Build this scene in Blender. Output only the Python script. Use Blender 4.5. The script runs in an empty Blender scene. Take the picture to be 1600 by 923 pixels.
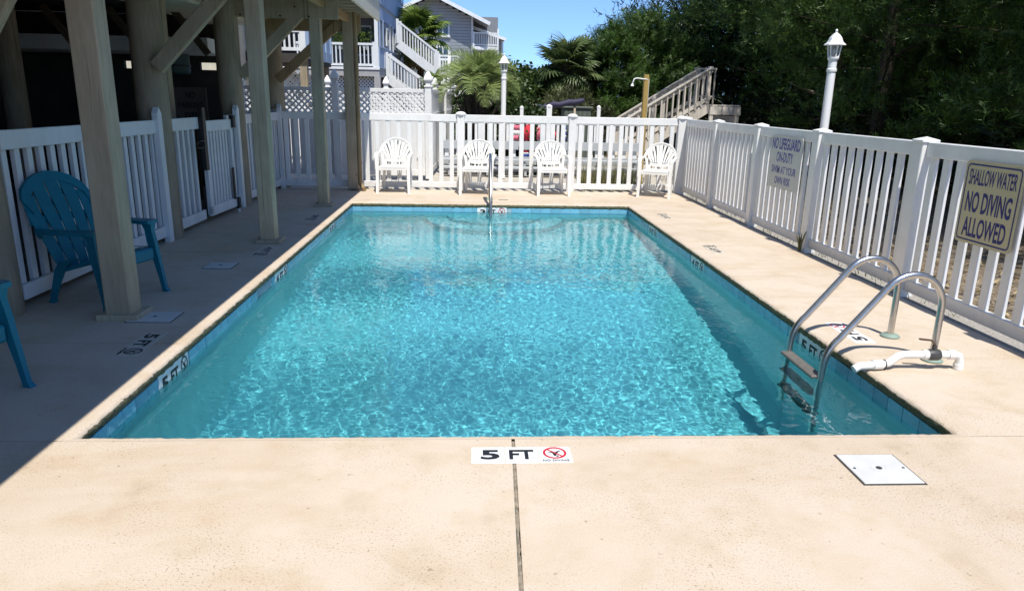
import bpy, math, random
import numpy as np
from mathutils import Vector, Matrix, Quaternion

scene = bpy.context.scene
COL = scene.collection
rng = random.Random(7)
nrng = np.random.default_rng(11)

# ------------------------------------------------------------------ camera
PITCH, YAW, ROLL, EYE, FPX = 0.265516, 0.0566836, 0.0205316, 1.55, 1123.53
def make_camera():
    cy, sy, cp, sp = math.cos(YAW), math.sin(YAW), math.cos(PITCH), math.sin(PITCH)
    fwd = Vector((sy*cp, cy*cp, -sp)); right = Vector((cy, -sy, 0)); up = right.cross(fwd)
    r = right*math.cos(ROLL)+up*math.sin(ROLL); u = up*math.cos(ROLL)-right*math.sin(ROLL)
    m = Matrix((r, u, -fwd)).transposed().to_4x4(); m.translation = (0, 0, EYE)
    cd = bpy.data.cameras.new('camera'); cam = bpy.data.objects.new('camera', cd); COL.objects.link(cam)
    cam.matrix_world = m
    cd.sensor_fit = 'HORIZONTAL'; cd.sensor_width = 36; cd.lens = FPX/1600*36
    cd.clip_start = 0.05; cd.clip_end = 3000
    scene.camera = cam
make_camera()

# ------------------------------------------------------------------ sky, sun, exposure
SUN = Vector((0.062, -0.27, 0.56)).normalized()          # towards the sun
SUN_EL = math.asin(SUN.z); SUN_ROT = math.atan2(SUN.x, SUN.y)
world = bpy.data.worlds.new('World'); scene.world = world; world.use_nodes = True
wn = world.node_tree.nodes; wl = world.node_tree.links
bg = wn['Background']; sky = wn.new('ShaderNodeTexSky')
sky.sky_type = 'NISHITA'; sky.sun_disc = False
sky.sun_elevation = SUN_EL; sky.sun_rotation = SUN_ROT
sky.altitude = 0; sky.air_density = 0.8; sky.dust_density = 0.0; sky.ozone_density = 4.5
bg.inputs['Strength'].default_value = 0.15
# clear deep blue beach sky: a little less green and red than the plain atmosphere, the same all over
tint = wn.new('ShaderNodeMix'); tint.data_type = 'RGBA'; tint.blend_type = 'MULTIPLY'; tint.inputs[0].default_value = 1.0
tint.inputs[7].default_value = (0.86, 0.96, 1.06, 1)
tc = wn.new('ShaderNodeTexCoord'); lift = wn.new('ShaderNodeMapping'); lift.inputs['Location'].default_value = (0, 0, 0.07)
wl.new(tc.outputs['Generated'], lift.inputs['Vector']); wl.new(lift.outputs['Vector'], sky.inputs['Vector'])
wl.new(sky.outputs['Color'], tint.inputs[6]); wl.new(tint.outputs[2], bg.inputs['Color'])
sd = bpy.data.lights.new('sun', 'SUN'); sun = bpy.data.objects.new('sun', sd); COL.objects.link(sun)
sd.energy = 4.3; sd.angle = math.radians(0.5); sd.color = (1.0, 0.955, 0.88)
sun.rotation_euler = SUN.to_track_quat('Z', 'Y').to_euler()
sun.location = (6, -20, 40)
sd.cycles.is_caustics_light = True
scene.view_settings.view_transform = 'Standard'; scene.view_settings.look = 'None'
scene.view_settings.exposure = 0.45; scene.view_settings.gamma = 1.0
cyc = scene.cycles
cyc.max_bounces = 10; cyc.transparent_max_bounces = 24; cyc.transmission_bounces = 8
cyc.diffuse_bounces = 3; cyc.glossy_bounces = 4
cyc.sample_clamp_indirect = 6.0
cyc.use_denoising = True

# ------------------------------------------------------------------ tagging
def tag(o, label=None, cat=None, group=None, kind=None):
    if label: o['label'] = label
    if cat: o['category'] = cat
    if group: o['group'] = group
    if kind: o['kind'] = kind
    return o
def thing(name, label, cat, loc=(0, 0, 0), rz=0.0, group=None):
    o = bpy.data.objects.new(name, None); COL.objects.link(o)
    o.location = loc; o.rotation_euler = (0, 0, rz); o.empty_display_size = 0.1
    return tag(o, label, cat, group)
def link(name, data, parent=None, loc=None, rot=None, scale=None):
    o = bpy.data.objects.new(name, data); COL.objects.link(o)
    if parent: o.parent = parent
    if loc is not None: o.location = loc
    if rot is not None: o.rotation_euler = rot
    if scale is not None: o.scale = scale
    return o
def dup(o, parent=None, loc=None, rz=None, label=None, group=None):
    c = o.copy(); COL.objects.link(c)
    if parent is not None: c.parent = parent
    if loc is not None: c.location = loc
    if rz is not None: c.rotation_euler = (0, 0, rz)
    if label: c['label'] = label
    if group: c['group'] = group
    for ch in o.children: dup(ch, c)
    return c

# ------------------------------------------------------------------ mesh builder
class MB:
    def __init__(s): s.v = []; s.f = []; s.m = []; s.cur = 0
    def add(s, vs, fs):
        b = len(s.v); s.v += [tuple(v) for v in vs]
        s.f += [tuple(b+i for i in f) for f in fs]; s.m += [s.cur]*len(fs); return s
    def box(s, c, size, ch=0.0, M=None):
        hx, hy, hz = size[0]/2, size[1]/2, size[2]/2
        if ch <= 0:
            vs = [(x*hx, y*hy, z*hz) for x in (-1, 1) for y in (-1, 1) for z in (-1, 1)]
            fs = [(0, 1, 3, 2), (4, 6, 7, 5), (0, 4, 5, 1), (2, 3, 7, 6), (0, 2, 6, 4), (1, 5, 7, 3)]
        else:
            ch = min(ch, hx*.9, hy*.9, hz*.9)
            vs = []; ix = {}
            for x in (-1, 1):
                for y in (-1, 1):
                    for z in (-1, 1):
                        for a in range(3):
                            q = [x*hx, y*hy, z*hz]
                            for k in range(3):
                                if k != a: q[k] -= math.copysign(ch, q[k])
                            ix[(x, y, z, a)] = len(vs); vs.append(tuple(q))
            fs = []
            for a in range(3):
                b, c2 = (a+1) % 3, (a+2) % 3
                for sg in (-1, 1):
                    loop = []
                    for (p, q) in ((-1, -1), (1, -1), (1, 1), (-1, 1)):
                        k = [0, 0, 0]; k[a] = sg; k[b] = p; k[c2] = q
                        loop.append(ix[(k[0], k[1], k[2], a)])
                    fs.append(tuple(loop if sg > 0 else loop[::-1]))
                for p in (-1, 1):
                    for q in (-1, 1):
                        k0 = [0, 0, 0]; k1 = [0, 0, 0]
                        k0[a] = -1; k1[a] = 1
                        for k in (k0, k1): k[b] = p; k[c2] = q
                        l = [ix[(*k0, b)], ix[(*k1, b)], ix[(*k1, c2)], ix[(*k0, c2)]]
                        if p*q < 0: l = l[::-1]
                        fs.append(tuple(l[::-1]))
            for x in (-1, 1):
                for y in (-1, 1):
                    for z in (-1, 1):
                        l = [ix[(x, y, z, a)] for a in range(3)]
                        fs.append(tuple(l if x*y*z > 0 else l[::-1]))
        C = Vector(c)
        vs = [C+((M @ Vector(v)) if M is not None else Vector(v)) for v in vs]
        return s.add(vs, fs)
    def bar(s, p0, p1, w, h, up=(0, 0, 1), ch=0.0, ext=0.0):
        """beam from p0 to p1; w across, h along 'up'"""
        p0 = Vector(p0); p1 = Vector(p1); d = p1-p0; L = d.length; d = d/L
        u = Vector(up); u = u-d*u.dot(d)
        if u.length < 1e-5: u = Vector((0, 1, 0))-d*d.y
        u.normalize(); r = d.cross(u)
        M = Matrix((r, d, u)).transposed()
        return s.box((p0+p1)/2, (w, L+2*ext, h), ch, M)
    def tube(s, pts, r, n=8, caps=True, closed=False):
        pts = [Vector(p) for p in pts]; k = len(pts)
        rs = r if isinstance(r, (list, tuple)) else [r]*k
        vs = []; prev = None
        for i, p in enumerate(pts):
            if closed: t = pts[(i+1) % k]-pts[i-1]
            else: t = pts[min(i+1, k-1)]-pts[max(i-1, 0)]
            t.normalize()
            if prev is None:
                a = Vector((0, 0, 1)) if abs(t.z) < .9 else Vector((1, 0, 0))
                prev = (a-t*a.dot(t)).normalized()
            else:
                prev = prev-t*prev.dot(t)
                if prev.length < 1e-6: prev = t.orthogonal()
                prev.normalize()
            b = t.cross(prev)
            for j in range(n):
                a = 2*math.pi*j/n
                vs.append(p+(prev*math.cos(a)+b*math.sin(a))*rs[i])
        fs = []
        for i in range(k if closed else k-1):
            i2 = (i+1) % k
            for j in range(n):
                j2 = (j+1) % n
                fs.append((i*n+j, i*n+j2, i2*n+j2, i2*n+j))
        if caps and not closed:
            fs.append(tuple(range(n))[::-1]); fs.append(tuple((k-1)*n+j for j in range(n)))
        return s.add(vs, fs)
    def lathe(s, prof, n=16, c=(0, 0, 0), ph=0.0):
        vs = []; fs = []
        for (r, z) in prof:
            for j in range(n):
                a = ph+2*math.pi*j/n
                vs.append((c[0]+r*math.cos(a), c[1]+r*math.sin(a), c[2]+z))
        k = len(prof)
        for i in range(k-1):
            for j in range(n):
                j2 = (j+1) % n
                fs.append((i*n+j, i*n+j2, (i+1)*n+j2, (i+1)*n+j))
        fs.append(tuple(range(n))[::-1]); fs.append(tuple((k-1)*n+j for j in range(n)))
        return s.add(vs, fs)
    def prism(s, poly, t, M=None):
        """polygon in XY, extruded 0..t along Z, then M (4x4)"""
        n = len(poly); A = sum(poly[i][0]*poly[(i+1) % n][1]-poly[(i+1) % n][0]*poly[i][1] for i in range(n))
        if A < 0: poly = poly[::-1]
        vs = [Vector((x, y, 0)) for x, y in poly]+[Vector((x, y, t)) for x, y in poly]
        if M is not None: vs = [M @ v for v in vs]
        fs = [tuple(range(n))[::-1], tuple(range(n, 2*n))]+[(i, (i+1) % n, n+(i+1) % n, n+i) for i in range(n)]
        return s.add(vs, fs)
    def strip(s, a, b, t=0.0):
        """ribbon between two polylines of equal length"""
        n = len(a)
        return s.add(list(a)+list(b), [(i, i+1, n+i+1, n+i) for i in range(n-1)])
    def mesh(s, name, mats, smooth=False, angle=None):
        me = bpy.data.meshes.new(name); me.from_pydata([tuple(v) for v in s.v], [], s.f)
        for m in (mats if isinstance(mats, (list, tuple)) else [mats]): me.materials.append(m)
        if any(s.m): me.polygons.foreach_set('material_index', s.m)
        if smooth:
            me.polygons.foreach_set('use_smooth', [True]*len(me.polygons))
            if angle: me.set_sharp_from_angle(angle=math.radians(angle))
        me.update(); return me
    def build(s, name, mats, parent=None, smooth=False, angle=None, loc=None, rot=None):
        return link(name, s.mesh(name, mats, smooth, angle), parent, loc, rot)

def fast_mesh(name, verts, tris, mat):
    """big triangle / quad mesh from numpy arrays"""
    me = bpy.data.meshes.new(name); n = len(tris); k = tris.shape[1]
    me.vertices.add(len(verts)); me.vertices.foreach_set('co', verts.astype(np.float32).ravel())
    me.loops.add(n*k); me.loops.foreach_set('vertex_index', tris.astype(np.int32).ravel())
    me.polygons.add(n); me.polygons.foreach_set('loop_start', np.arange(0, n*k, k, dtype=np.int32))
    me.polygons.foreach_set('loop_total', np.full(n, k, dtype=np.int32))
    me.materials.append(mat); me.update(calc_edges=True); return me

# ------------------------------------------------------------------ materials
MATS = {}
def new_mat(name):
    m = bpy.data.materials.new(name); m.use_nodes = True
    nt = m.node_tree; b = nt.nodes['Principled BSDF']; MATS[name] = m
    return m, nt, b
def N(nt, typ, **kw):
    n = nt.nodes.new(typ)
    for k, v in kw.items():
        if k in n.inputs: n.inputs[k].default_value = v
        else: setattr(n, k, v)
    return n
def coords(nt, space='Object', scale=(1, 1, 1)):
    tc = nt.nodes.new('ShaderNodeTexCoord'); mp = nt.nodes.new('ShaderNodeMapping')
    mp.inputs['Scale'].default_value = scale
    nt.links.new(tc.outputs[space], mp.inputs['Vector']); return mp.outputs['Vector']
def ramp(nt, fac, stops):
    r = nt.nodes.new('ShaderNodeValToRGB'); e = r.color_ramp.elements
    while len(e) < len(stops): e.new(0.5)
    for el, (p, c) in zip(e, stops):
        el.position = p; el.color = (*c, 1) if len(c) == 3 else c
    nt.links.new(fac, r.inputs['Fac']); return r.outputs['Color']
def mix(nt, a, b, fac, mode='MIX'):
    n = nt.nodes.new('ShaderNodeMix'); n.data_type = 'RGBA'; n.blend_type = mode
    for sock, val in ((n.inputs[0], fac), (n.inputs[6], a), (n.inputs[7], b)):
        if hasattr(val, 'is_linked') or hasattr(val, 'links'): nt.links.new(val, sock)
        elif isinstance(val, (int, float)): sock.default_value = val
        else: sock.default_value = (*val, 1) if len(val) == 3 else val
    return n.outputs[2]
def noise(nt, vec, scale, detail=4, rough=0.55, dist=0.0):
    n = nt.nodes.new('ShaderNodeTexNoise'); nt.links.new(vec, n.inputs['Vector'])
    n.inputs['Scale'].default_value = scale; n.inputs['Detail'].default_value = detail
    n.inputs['Roughness'].default_value = rough; n.inputs['Distortion'].default_value = dist
    return n.outputs['Fac']
def bump(nt, b, height, strength=0.3, dist=0.01):
    n = nt.nodes.new('ShaderNodeBump'); n.inputs['Strength'].default_value = strength
    n.inputs['Distance'].default_value = dist
    nt.links.new(height, n.inputs['Height']); nt.links.new(n.outputs['Normal'], b.inputs['Normal'])
def simple(name, col, rough=0.5, var=0.12, scale=6.0, metal=0.0, spec=0.5, space='Object', stretch=(1, 1, 1), bmp=0.0, rnd=0.0):
    m, nt, b = new_mat(name)
    v = coords(nt, space, stretch); f = noise(nt, v, scale, 5, 0.6)
    dark = tuple(c*(1-var) for c in col); light = tuple(min(1, c*(1+var*.6)) for c in col)
    c = ramp(nt, f, [(0.3, dark), (0.7, light)])
    if rnd:
        oi = nt.nodes.new('ShaderNodeObjectInfo')
        mr = N(nt, 'ShaderNodeMapRange'); nt.links.new(oi.outputs['Random'], mr.inputs['Value'])
        mr.inputs['To Min'].default_value = 1-rnd; mr.inputs['To Max'].default_value = 1.0
        hs = nt.nodes.new('ShaderNodeHueSaturation'); nt.links.new(mr.outputs['Result'], hs.inputs['Value'])
        nt.links.new(c, hs.inputs['Color']); c = hs.outputs['Color']
    nt.links.new(c, b.inputs['Base Color'])
    b.inputs['Roughness'].default_value = rough; b.inputs['Metallic'].default_value = metal
    b.inputs['Specular IOR Level'].default_value = spec
    if bmp: bump(nt, b, f, bmp, 0.004)
    return m
# ================================================================== MATERIALS of the pool and deck
def mat_deck():
    m, nt, b = new_mat('painted_concrete')
    v = coords(nt, 'Object')
    big = noise(nt, v, 0.55, 5, 0.6, 0.4); mid = noise(nt, v, 3.2, 6, 0.65); fine = noise(nt, v, 70, 4, 0.7)
    pit = noise(nt, v, 105, 3, 0.6)
    base = ramp(nt, big, [(0.25, (0.51, 0.42, 0.325)), (0.5, (0.572, 0.485, 0.388)), (0.75, (0.60, 0.522, 0.43))])
    st = ramp(nt, mid, [(0.47, (1, 1, 1)), (0.60, (0.91, 0.87, 0.79)), (0.74, (0.68, 0.62, 0.52))])
    c = mix(nt, base, st, 0.55, 'MULTIPLY')
    mp = coords(nt, 'Object', (0.55, 1.6, 1)); str_ = noise(nt, mp, 1.3, 5, 0.62, 0.8)
    s2 = ramp(nt, str_, [(0.50, (1, 1, 1)), (0.62, (0.90, 0.84, 0.75)), (0.74, (0.74, 0.68, 0.58))])
    c = mix(nt, c, s2, 0.5, 'MULTIPLY')
    sp = ramp(nt, pit, [(0.34, (0.50, 0.45, 0.36)), (0.43, (1, 1, 1))])
    mask = ramp(nt, noise(nt, v, 1.7, 4, 0.6), [(0.40, (0, 0, 0)), (0.60, (1, 1, 1))])
    c = mix(nt, c, mix(nt, c, sp, 0.8, 'MULTIPLY'), mask)
    fb = ramp(nt, noise(nt, v, 210, 3, .7), [(0.32, (0.86, 0.85, 0.83)), (0.62, (1.05, 1.05, 1.05))])
    c = mix(nt, c, fb, 1.0, 'MULTIPLY')
    dk = ramp(nt, noise(nt, v, 26, 2, 0.5), [(0.25, (0.35, 0.32, 0.28)), (0.29, (1, 1, 1))])
    c = mix(nt, c, dk, 0.45, 'MULTIPLY')
    nt.links.new(c, b.inputs['Base Color']); b.inputs['Roughness'].default_value = 0.85
    b.inputs['Specular IOR Level'].default_value = 0.2
    bump(nt, b, fine, 0.35, 0.004); return m
M_DECK = mat_deck()
M_COPE = simple('rough_coping', (0.17, 0.155, 0.095), 0.95, 0.35, 45, spec=0.1, bmp=0.9)
M_WALLP = simple('wall_plaster_bounce_light', (0.62, 0.84, 0.85), 0.9, 0.06, 2.2, spec=0.1)  # same plaster as the floor, paled to paint in missing bounce light
M_PLAST = simple('pool_plaster', (0.405, 0.69, 0.745), 0.9, 0.08, 2.2, spec=0.1)
M_TILE = simple('blue_glazed_tile', (0.19, 0.49, 0.66), 0.22, 0.22, 9, rnd=0.22)
M_GROUT = simple('grout', (0.30, 0.42, 0.47), 0.9, 0.2, 30)
M_WHITETILE = simple('white_marker_tile', (0.74, 0.76, 0.76), 0.35, 0.08, 12)
M_BLACK = simple('black_ink', (0.012, 0.012, 0.014), 0.6, 0.2, 20)
M_RED = simple('red_ink', (0.50, 0.02, 0.035), 0.6, 0.15, 20)
M_STEEL = simple('brushed_steel', (0.55, 0.53, 0.50), 0.28, 0.12, 30, metal=1.0)
M_JOINT = simple('joint_filler', (0.31, 0.26, 0.195), 0.95, 0.5, 60)

def mat_water():
    m = bpy.data.materials.new('pool_water'); m.use_nodes = True; nt = m.node_tree
    nt.nodes.clear(); out = nt.nodes.new('ShaderNodeOutputMaterial')
    rf = nt.nodes.new('ShaderNodeBsdfRefraction'); rf.inputs['IOR'].default_value = 1.333; rf.inputs['Roughness'].default_value = 0.0
    rf.inputs['Color'].default_value = (0.565, 0.912, 0.937, 1)
    gl = nt.nodes.new('ShaderNodeBsdfGlossy'); gl.inputs['Roughness'].default_value = 0.0
    fr = nt.nodes.new('ShaderNodeFresnel'); fr.inputs['IOR'].default_value = 1.333
    mx = nt.nodes.new('ShaderNodeMixShader')
    # a share passes straight through, standing in for missing underwater bounce light
    tr = nt.nodes.new('ShaderNodeBsdfTransparent'); tr.inputs['Color'].default_value = (0.565, 0.912, 0.937, 1)
    m2 = nt.nodes.new('ShaderNodeMixShader'); m2.inputs[0].default_value = 0.13
    nt.links.new(rf.outputs[0], m2.inputs[1]); nt.links.new(tr.outputs[0], m2.inputs[2])
    nt.links.new(fr.outputs[0], mx.inputs[0]); nt.links.new(m2.outputs[0], mx.inputs[1]); nt.links.new(gl.outputs[0], mx.inputs[2])
    nt.links.new(mx.outputs[0], out.inputs['Surface'])
    return m
M_WATER = mat_water()

# ================================================================== POOL AND DECK
PX0, PX1, PY0, PY1 = -1.83, 2.40, 3.15, 11.03     # coping edge
WZ = -0.132                                        # water level
FX0, FX1, FY0, FY1 = -3.45, 3.62, -3.2, 12.70      # deck extent
IN = 0.012                                         # tile face set back under the coping nose
WX0, WX1, WY0, WY1 = PX0-IN, PX1+IN, PY0-IN, PY1+IN

def build_deck():
    deck = bpy.data.objects.new('pool_deck', None); COL.objects.link(deck); tag(deck, kind='structure')
    g = 0.004; jx = 0.195
    def slab(x0, x1, y0, y1, nose=()):
        """one cast slab, its edge towards the pool rolled over into a rough drip edge"""
        m = MB(); nx = max(2, int((x1-x0)/.12)); ny = max(2, int((y1-y0)/.12))
        m.box(((x0+x1)/2, (y0+y1)/2, -0.06), (x1-x0, y1-y0, 0.12), 0.0012)
        if y1 < PY0: m.v = [(x+(y-3.1)*.028, y, z) if abs(x-jx) < .03 else (x, y, z) for x, y, z in m.v]   # the front joint runs slightly askew
        return m.build('slab', M_DECK, deck)
    gj = 0.0078
    slab(FX0, jx-gj, FY0, 0.95); slab(jx+gj, FX1, FY0, 0.95)
    slab(FX0, jx-gj, 0.9502, PY0-0.045); slab(jx+gj, FX1, 0.9502, PY0-0.045)
    for a, b in ((PY0-.045+2*g, 4.47), (4.47+2*g, 7.3), (7.3+2*g, PY1+.045)):
        slab(FX0, PX0-0.045, a, b)
    for a, b in ((PY0-.045+2*g, 5.7), (5.7+2*g, 8.4), (8.4+2*g, PY1+.045)):
        slab(PX1+0.045, FX1, a, b)
    slab(FX0, 0.3-g, PY1+.045+2*g, FY1); slab(0.3+g, FX1, PY1+.045+2*g, FY1)
    slab(PX0-.05, PX1+.05, PY1+.045, PY1+.052)
    # filler in the joints
    j = MB()
    n = 260; ws = np.clip(nrng.normal(.0068, .0016, n), .003, .0078); vs = []
    for i in range(n):
        y = FY0+.02+(PY0-.045-FY0-.03)*i/(n-1); z = -.0035+nrng.normal(0, .0018); c = jx+(y-3.1)*.028+nrng.normal(0, .0006); vs += [(c-ws[i], y, z-.004), (c, y, z+.001), (c+ws[i], y, z-.004)]
    j.add(vs, [(3*i+q, 3*i+q+1, 3*i+q+4, 3*i+q+3) for i in range(n-1) for q in (0, 1)]); j.build('joint_filler', M_JOINT, deck)
    for x0, x1 in ((FX0, PX0-.05), (PX1+.05, FX1)):
        j = MB(); j.box(((x0+x1)/2, PY0-.045+g, -.03), (x1-x0, .010, .045)); j.build('joint_filler', M_JOINT, deck)
    # rolled coping nose, one length per side: profile from deck top, round the nose, to the drip edge
    prof = [(-0.045, 0.0), (-0.02, -0.001), (-0.008, -0.006), (-0.001, -0.016), (0.001, -0.030), (-0.002, -0.045), (-0.006, -0.058), (-0.022, -0.066), (-0.05, -0.066)]
    def nose(p0, p1, inward):
        p0 = Vector(p0); p1 = Vector(p1); n = max(8, int((p1-p0).length/0.025)); iv = Vector(inward); vs = []; fs = []
        k = len(prof)
        d = (p1-p0).normalized()
        for i in range(n+1):
            t = i/n
            for q, (o, z) in enumerate(prof):
                a = 0.0 if q == 0 else (0.003 if q < 3 else 0.005)
                w = 0.0 if t in (0, 1) else 1.0
                e = min(1, 6*min(t, 1-t)*n/8)
                # mitre the corners
                oo = o+nrng.normal(0, a*.6)*w
                sh = max(-0.05, oo) if i in (0,) else 0
                p = p0.lerp(p1, t)+iv*oo+Vector((0, 0, z+nrng.normal(0, a*.5)*w*(q > 1)))
                if i == 0: p -= d*(-o)
                if i == n: p += d*(-o)
                vs.append(p)
        for i in range(n):
            for q in range(k-1):
                fs.append((i*k+q, (i+1)*k+q, (i+1)*k+q+1, i*k+q+1))
        m = MB(); m.add(vs, fs)
        for fi in range(len(fs)): m.m[fi] = 0 if fi % (k-1) < 3 else 1
        m.build('coping', [M_DECK, M_COPE], deck, smooth=True)
    nose((PX0, PY0, 0), (PX0, PY1, 0), (1, 0, 0)); nose((PX1, PY1, 0), (PX1, PY0, 0), (-1, 0, 0))
    nose((PX0, PY1, 0), (PX1, PY1, 0), (0, -1, 0)); nose((PX1, PY0, 0), (PX0, PY0, 0), (0, 1, 0))
    return deck
DECK = build_deck()

def floor_z(y):
    t = (y-WY0)/(WY1-WY0); return -1.62+0.66*min(1, max(0, (t-0.25)/0.6))
def build_pool():
    pool = bpy.data.objects.new('swimming_pool', None); COL.objects.link(pool); tag(pool, kind='structure')
    m = MB(); ys = np.linspace(WY0, WY1, 40); o = 0.012
    x0, x1 = WX0-o, WX1+o; y0, y1 = WY0-o, WY1+o
    # floor
    R = 0.16
    prof = lambda z: [(x0, -0.05), (x0, z+R), (x0+R*.3, z+R*.3), (x0+R, z), (x1-R, z), (x1-R*.3, z+R*.3), (x1, z+R), (x1, -0.05)]
    vs = []; fs = []
    yy = [y0]+list(ys[1:-1])+[y1]
    for y in yy: vs += [(x, y, z) for x, z in prof(floor_z(y))]
    for i in range(len(yy)-1):
        for q in range(7): fs.append((i*8+q, i*8+q+1, (i+1)*8+q+1, (i+1)*8+q))
    fs.append(tuple(range(8))); fs.append(tuple((len(yy)-1)*8+q for q in range(8))[::-1])
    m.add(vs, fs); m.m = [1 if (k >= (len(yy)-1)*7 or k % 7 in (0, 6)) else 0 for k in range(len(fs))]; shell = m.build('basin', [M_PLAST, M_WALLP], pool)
    # half round entry steps at the shallow end
    cx = 0.33
    for k, (r, zt) in enumerate(((1.05, -0.62), (0.72, -0.40))):
        n = 28; poly = [(cx+r*math.cos(math.pi+math.pi*i/n), WY1-0.004-0.0*k+r*math.sin(math.pi+math.pi*i/n)) for i in range(n+1)]
        st = MB(); st.prism(poly, 0.5 if k == 0 else 0.235, Matrix.Translation((0, 0, zt-(0.5 if k == 0 else 0.235))))
        st.build('entry_step', M_PLAST, pool)
    # waterline tiles, each its own piece
    tz0, tz1 = -0.205, -0.066; tl = 0.1524; gp = 0.004
    tile = MB(); tile.box((0, 0, 0), (tl-gp, 0.010, tz1-tz0), 0.0015); tm = tile.mesh('tile', M_TILE)
    gr = MB()
    zc = (tz0+tz1)/2
    gr.box((WX0-.006, (WY0+WY1)/2, zc), (.010, WY1-WY0, tz1-tz0-.006)); gr.box((WX1+.006, (WY0+WY1)/2, zc), (.010, WY1-WY0, tz1-tz0-.006))
    gr.box(((WX0+WX1)/2, WY0-.006, zc), (WX1-WX0, .010, tz1-tz0-.006)); gr.box(((WX0+WX1)/2, WY1+.006, zc), (WX1-WX0, .010, tz1-tz0-.006))
    gr.build('grout', M_GROUT, pool)
    def run(p0, p1, rz, skip=()):
        p0 = Vector(p0); p1 = Vector(p1); L = (p1-p0).length; n = int(round(L/tl)); s = L/n
        for i in range(n):
            p = p0.lerp(p1, (i+.5)/n); a = (i+.5)*s
            if any(u0 < a < u1 for u0, u1 in skip): continue
            o = link('tile', tm, pool, (p.x, p.y, zc), (0, 0, rz)); o.scale.x = s/tl
            o.location += Vector((rng.uniform(-.0007, .0007), rng.uniform(-.0007, .0007), 0))
    L0 = lambda a, b: (a-WY0, b-WY0)
    run((WX0-.001, WY0, 0), (WX0-.001, WY1, 0), math.pi/2, [L0(4.03, 4.50), L0(6.06, 6.52), L0(6.60, 7.06), L0(9.2, 9.66)])
    run((WX1+.001, WY0, 0), (WX1+.001, WY1, 0), math.pi/2, [L0(4.46, 4.92), L0(7.2, 7.66), L0(9.2, 9.66)])
    run((WX0, WY0-.001, 0), (WX1, WY0-.001, 0), 0)
    run((WX0, WY1+.001, 0), (WX1, WY1+.001, 0), 0, [(0.06-WX0, 0.52-WX0)])
    # skimmer mouth in the left wall
    sk = MB(); sk.box((WX0-.012, 6.29, zc), (.02, .46, .145))
    sk.cur = 1; sk.box((WX0-.001, 6.29, zc+.005), (.006, .40, .10))
    sk.build('skimmer_mouth', [M_TILE, M_GROUT], pool)
    # floor drain
    dr = MB(); dr.lathe([(0.13, -0.01), (0.13, 0.012), (0.10, 0.025), (0.0, 0.03)], 20, (0.3, 4.6, floor_z(4.6))); dr.build('drain_cover', M_WHITETILE, pool, smooth=True, angle=40)
    return pool
POOL = build_pool()

def build_water():
    st = 0.0095
    xs = np.arange(WX0-.004, WX1+.004+st, st); xs = np.linspace(WX0-.004, WX1+.004, len(xs))
    ys = np.arange(WY0-.004, WY1+.004+st, st); ys = np.linspace(WY0-.004, WY1+.004, len(ys))
    X, Y = np.meshgrid(xs, ys); Z = np.zeros_like(X)
    r = np.random.default_rng(5)
    # wind and jet ripples: a sum of short waves in many directions, stronger at the deep end
    wx = X+0.05*np.sin(1.7*Y+0.6)+0.04*np.sin(2.9*X+1.1*Y); wy = Y+0.05*np.sin(2.1*X+0.3)
    for lam, slope, cnt in ((1.1, 0.010, 5), (0.45, 0.009, 7), (0.17, 0.010, 16), (0.100, 0.0145, 22), (0.064, 0.0175, 24), (0.044, 0.0155, 18)):
        for i in range(cnt):
            l = lam*r.uniform(.8, 1.25); a = r.normal(0.9, 1.0) if i % 3 else r.uniform(0, 2*math.pi)
            k = 2*math.pi/l; amp = slope*math.sqrt(2.0/cnt)/k
            ph = r.uniform(0, 2*math.pi)
            env = 0.75+0.45*np.sin(X*r.uniform(.5, 1.6)+Y*r.uniform(.4, 1.3)+r.uniform(0, 6.3))
            Z += amp*env*np.sin(k*(wx*math.cos(a)+wy*math.sin(a))+ph)
    # calmer and livelier patches, as the breeze and the return jets leave them
    gust = np.ones_like(X)
    for i in range(7):
        a = r.uniform(0, 2*math.pi); l = r.uniform(1.1, 3.4); gust += 0.20*np.sin(2*math.pi/l*(X*math.cos(a)+Y*math.sin(a))+r.uniform(0, 6.3))
    Z = Z*np.clip(gust, .35, 1.6)
    fade = np.interp(Y, [WY0, 5.5, 8.5, WY1], [1.0, 1.0, 1.25, 1.8])*np.interp(X, [-2, 0.6, 1.6, 2.5], [1.0, 1.0, .72, .68])
    edge = np.minimum.reduce([X-WX0, WX1-X, Y-WY0, WY1-Y]); fe = np.clip(0.55+edge/0.35*.45, .55, 1)
    Z = Z*fade*fe
    # ring wave round the grab rail at the far end
    d = np.hypot(X-0.26, Y-10.75); Z += 0.0022*np.exp(-((d-.5)/.10)**2)*np.cos((d-.5)*40)
    Z += WZ
    ny, nx = X.shape
    V = np.stack([X, Y, Z], -1).reshape(-1, 3)
    i = np.arange(ny-1)[:, None]*nx+np.arange(nx-1)[None]
    Q = np.stack([i, i+1, i+nx+1, i+nx], -1).reshape(-1, 4)
    me = fast_mesh('pool_water', V, Q, M_WATER)
    me.polygons.foreach_set('use_smooth', [True]*len(me.polygons))
    o = link('pool_water', me); tag(o, kind='structure'); o.cycles.is_caustics_caster = True
    return o
WATER = build_water()
for o in POOL.children_recursive: o.cycles.is_caustics_receiver = True
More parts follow.
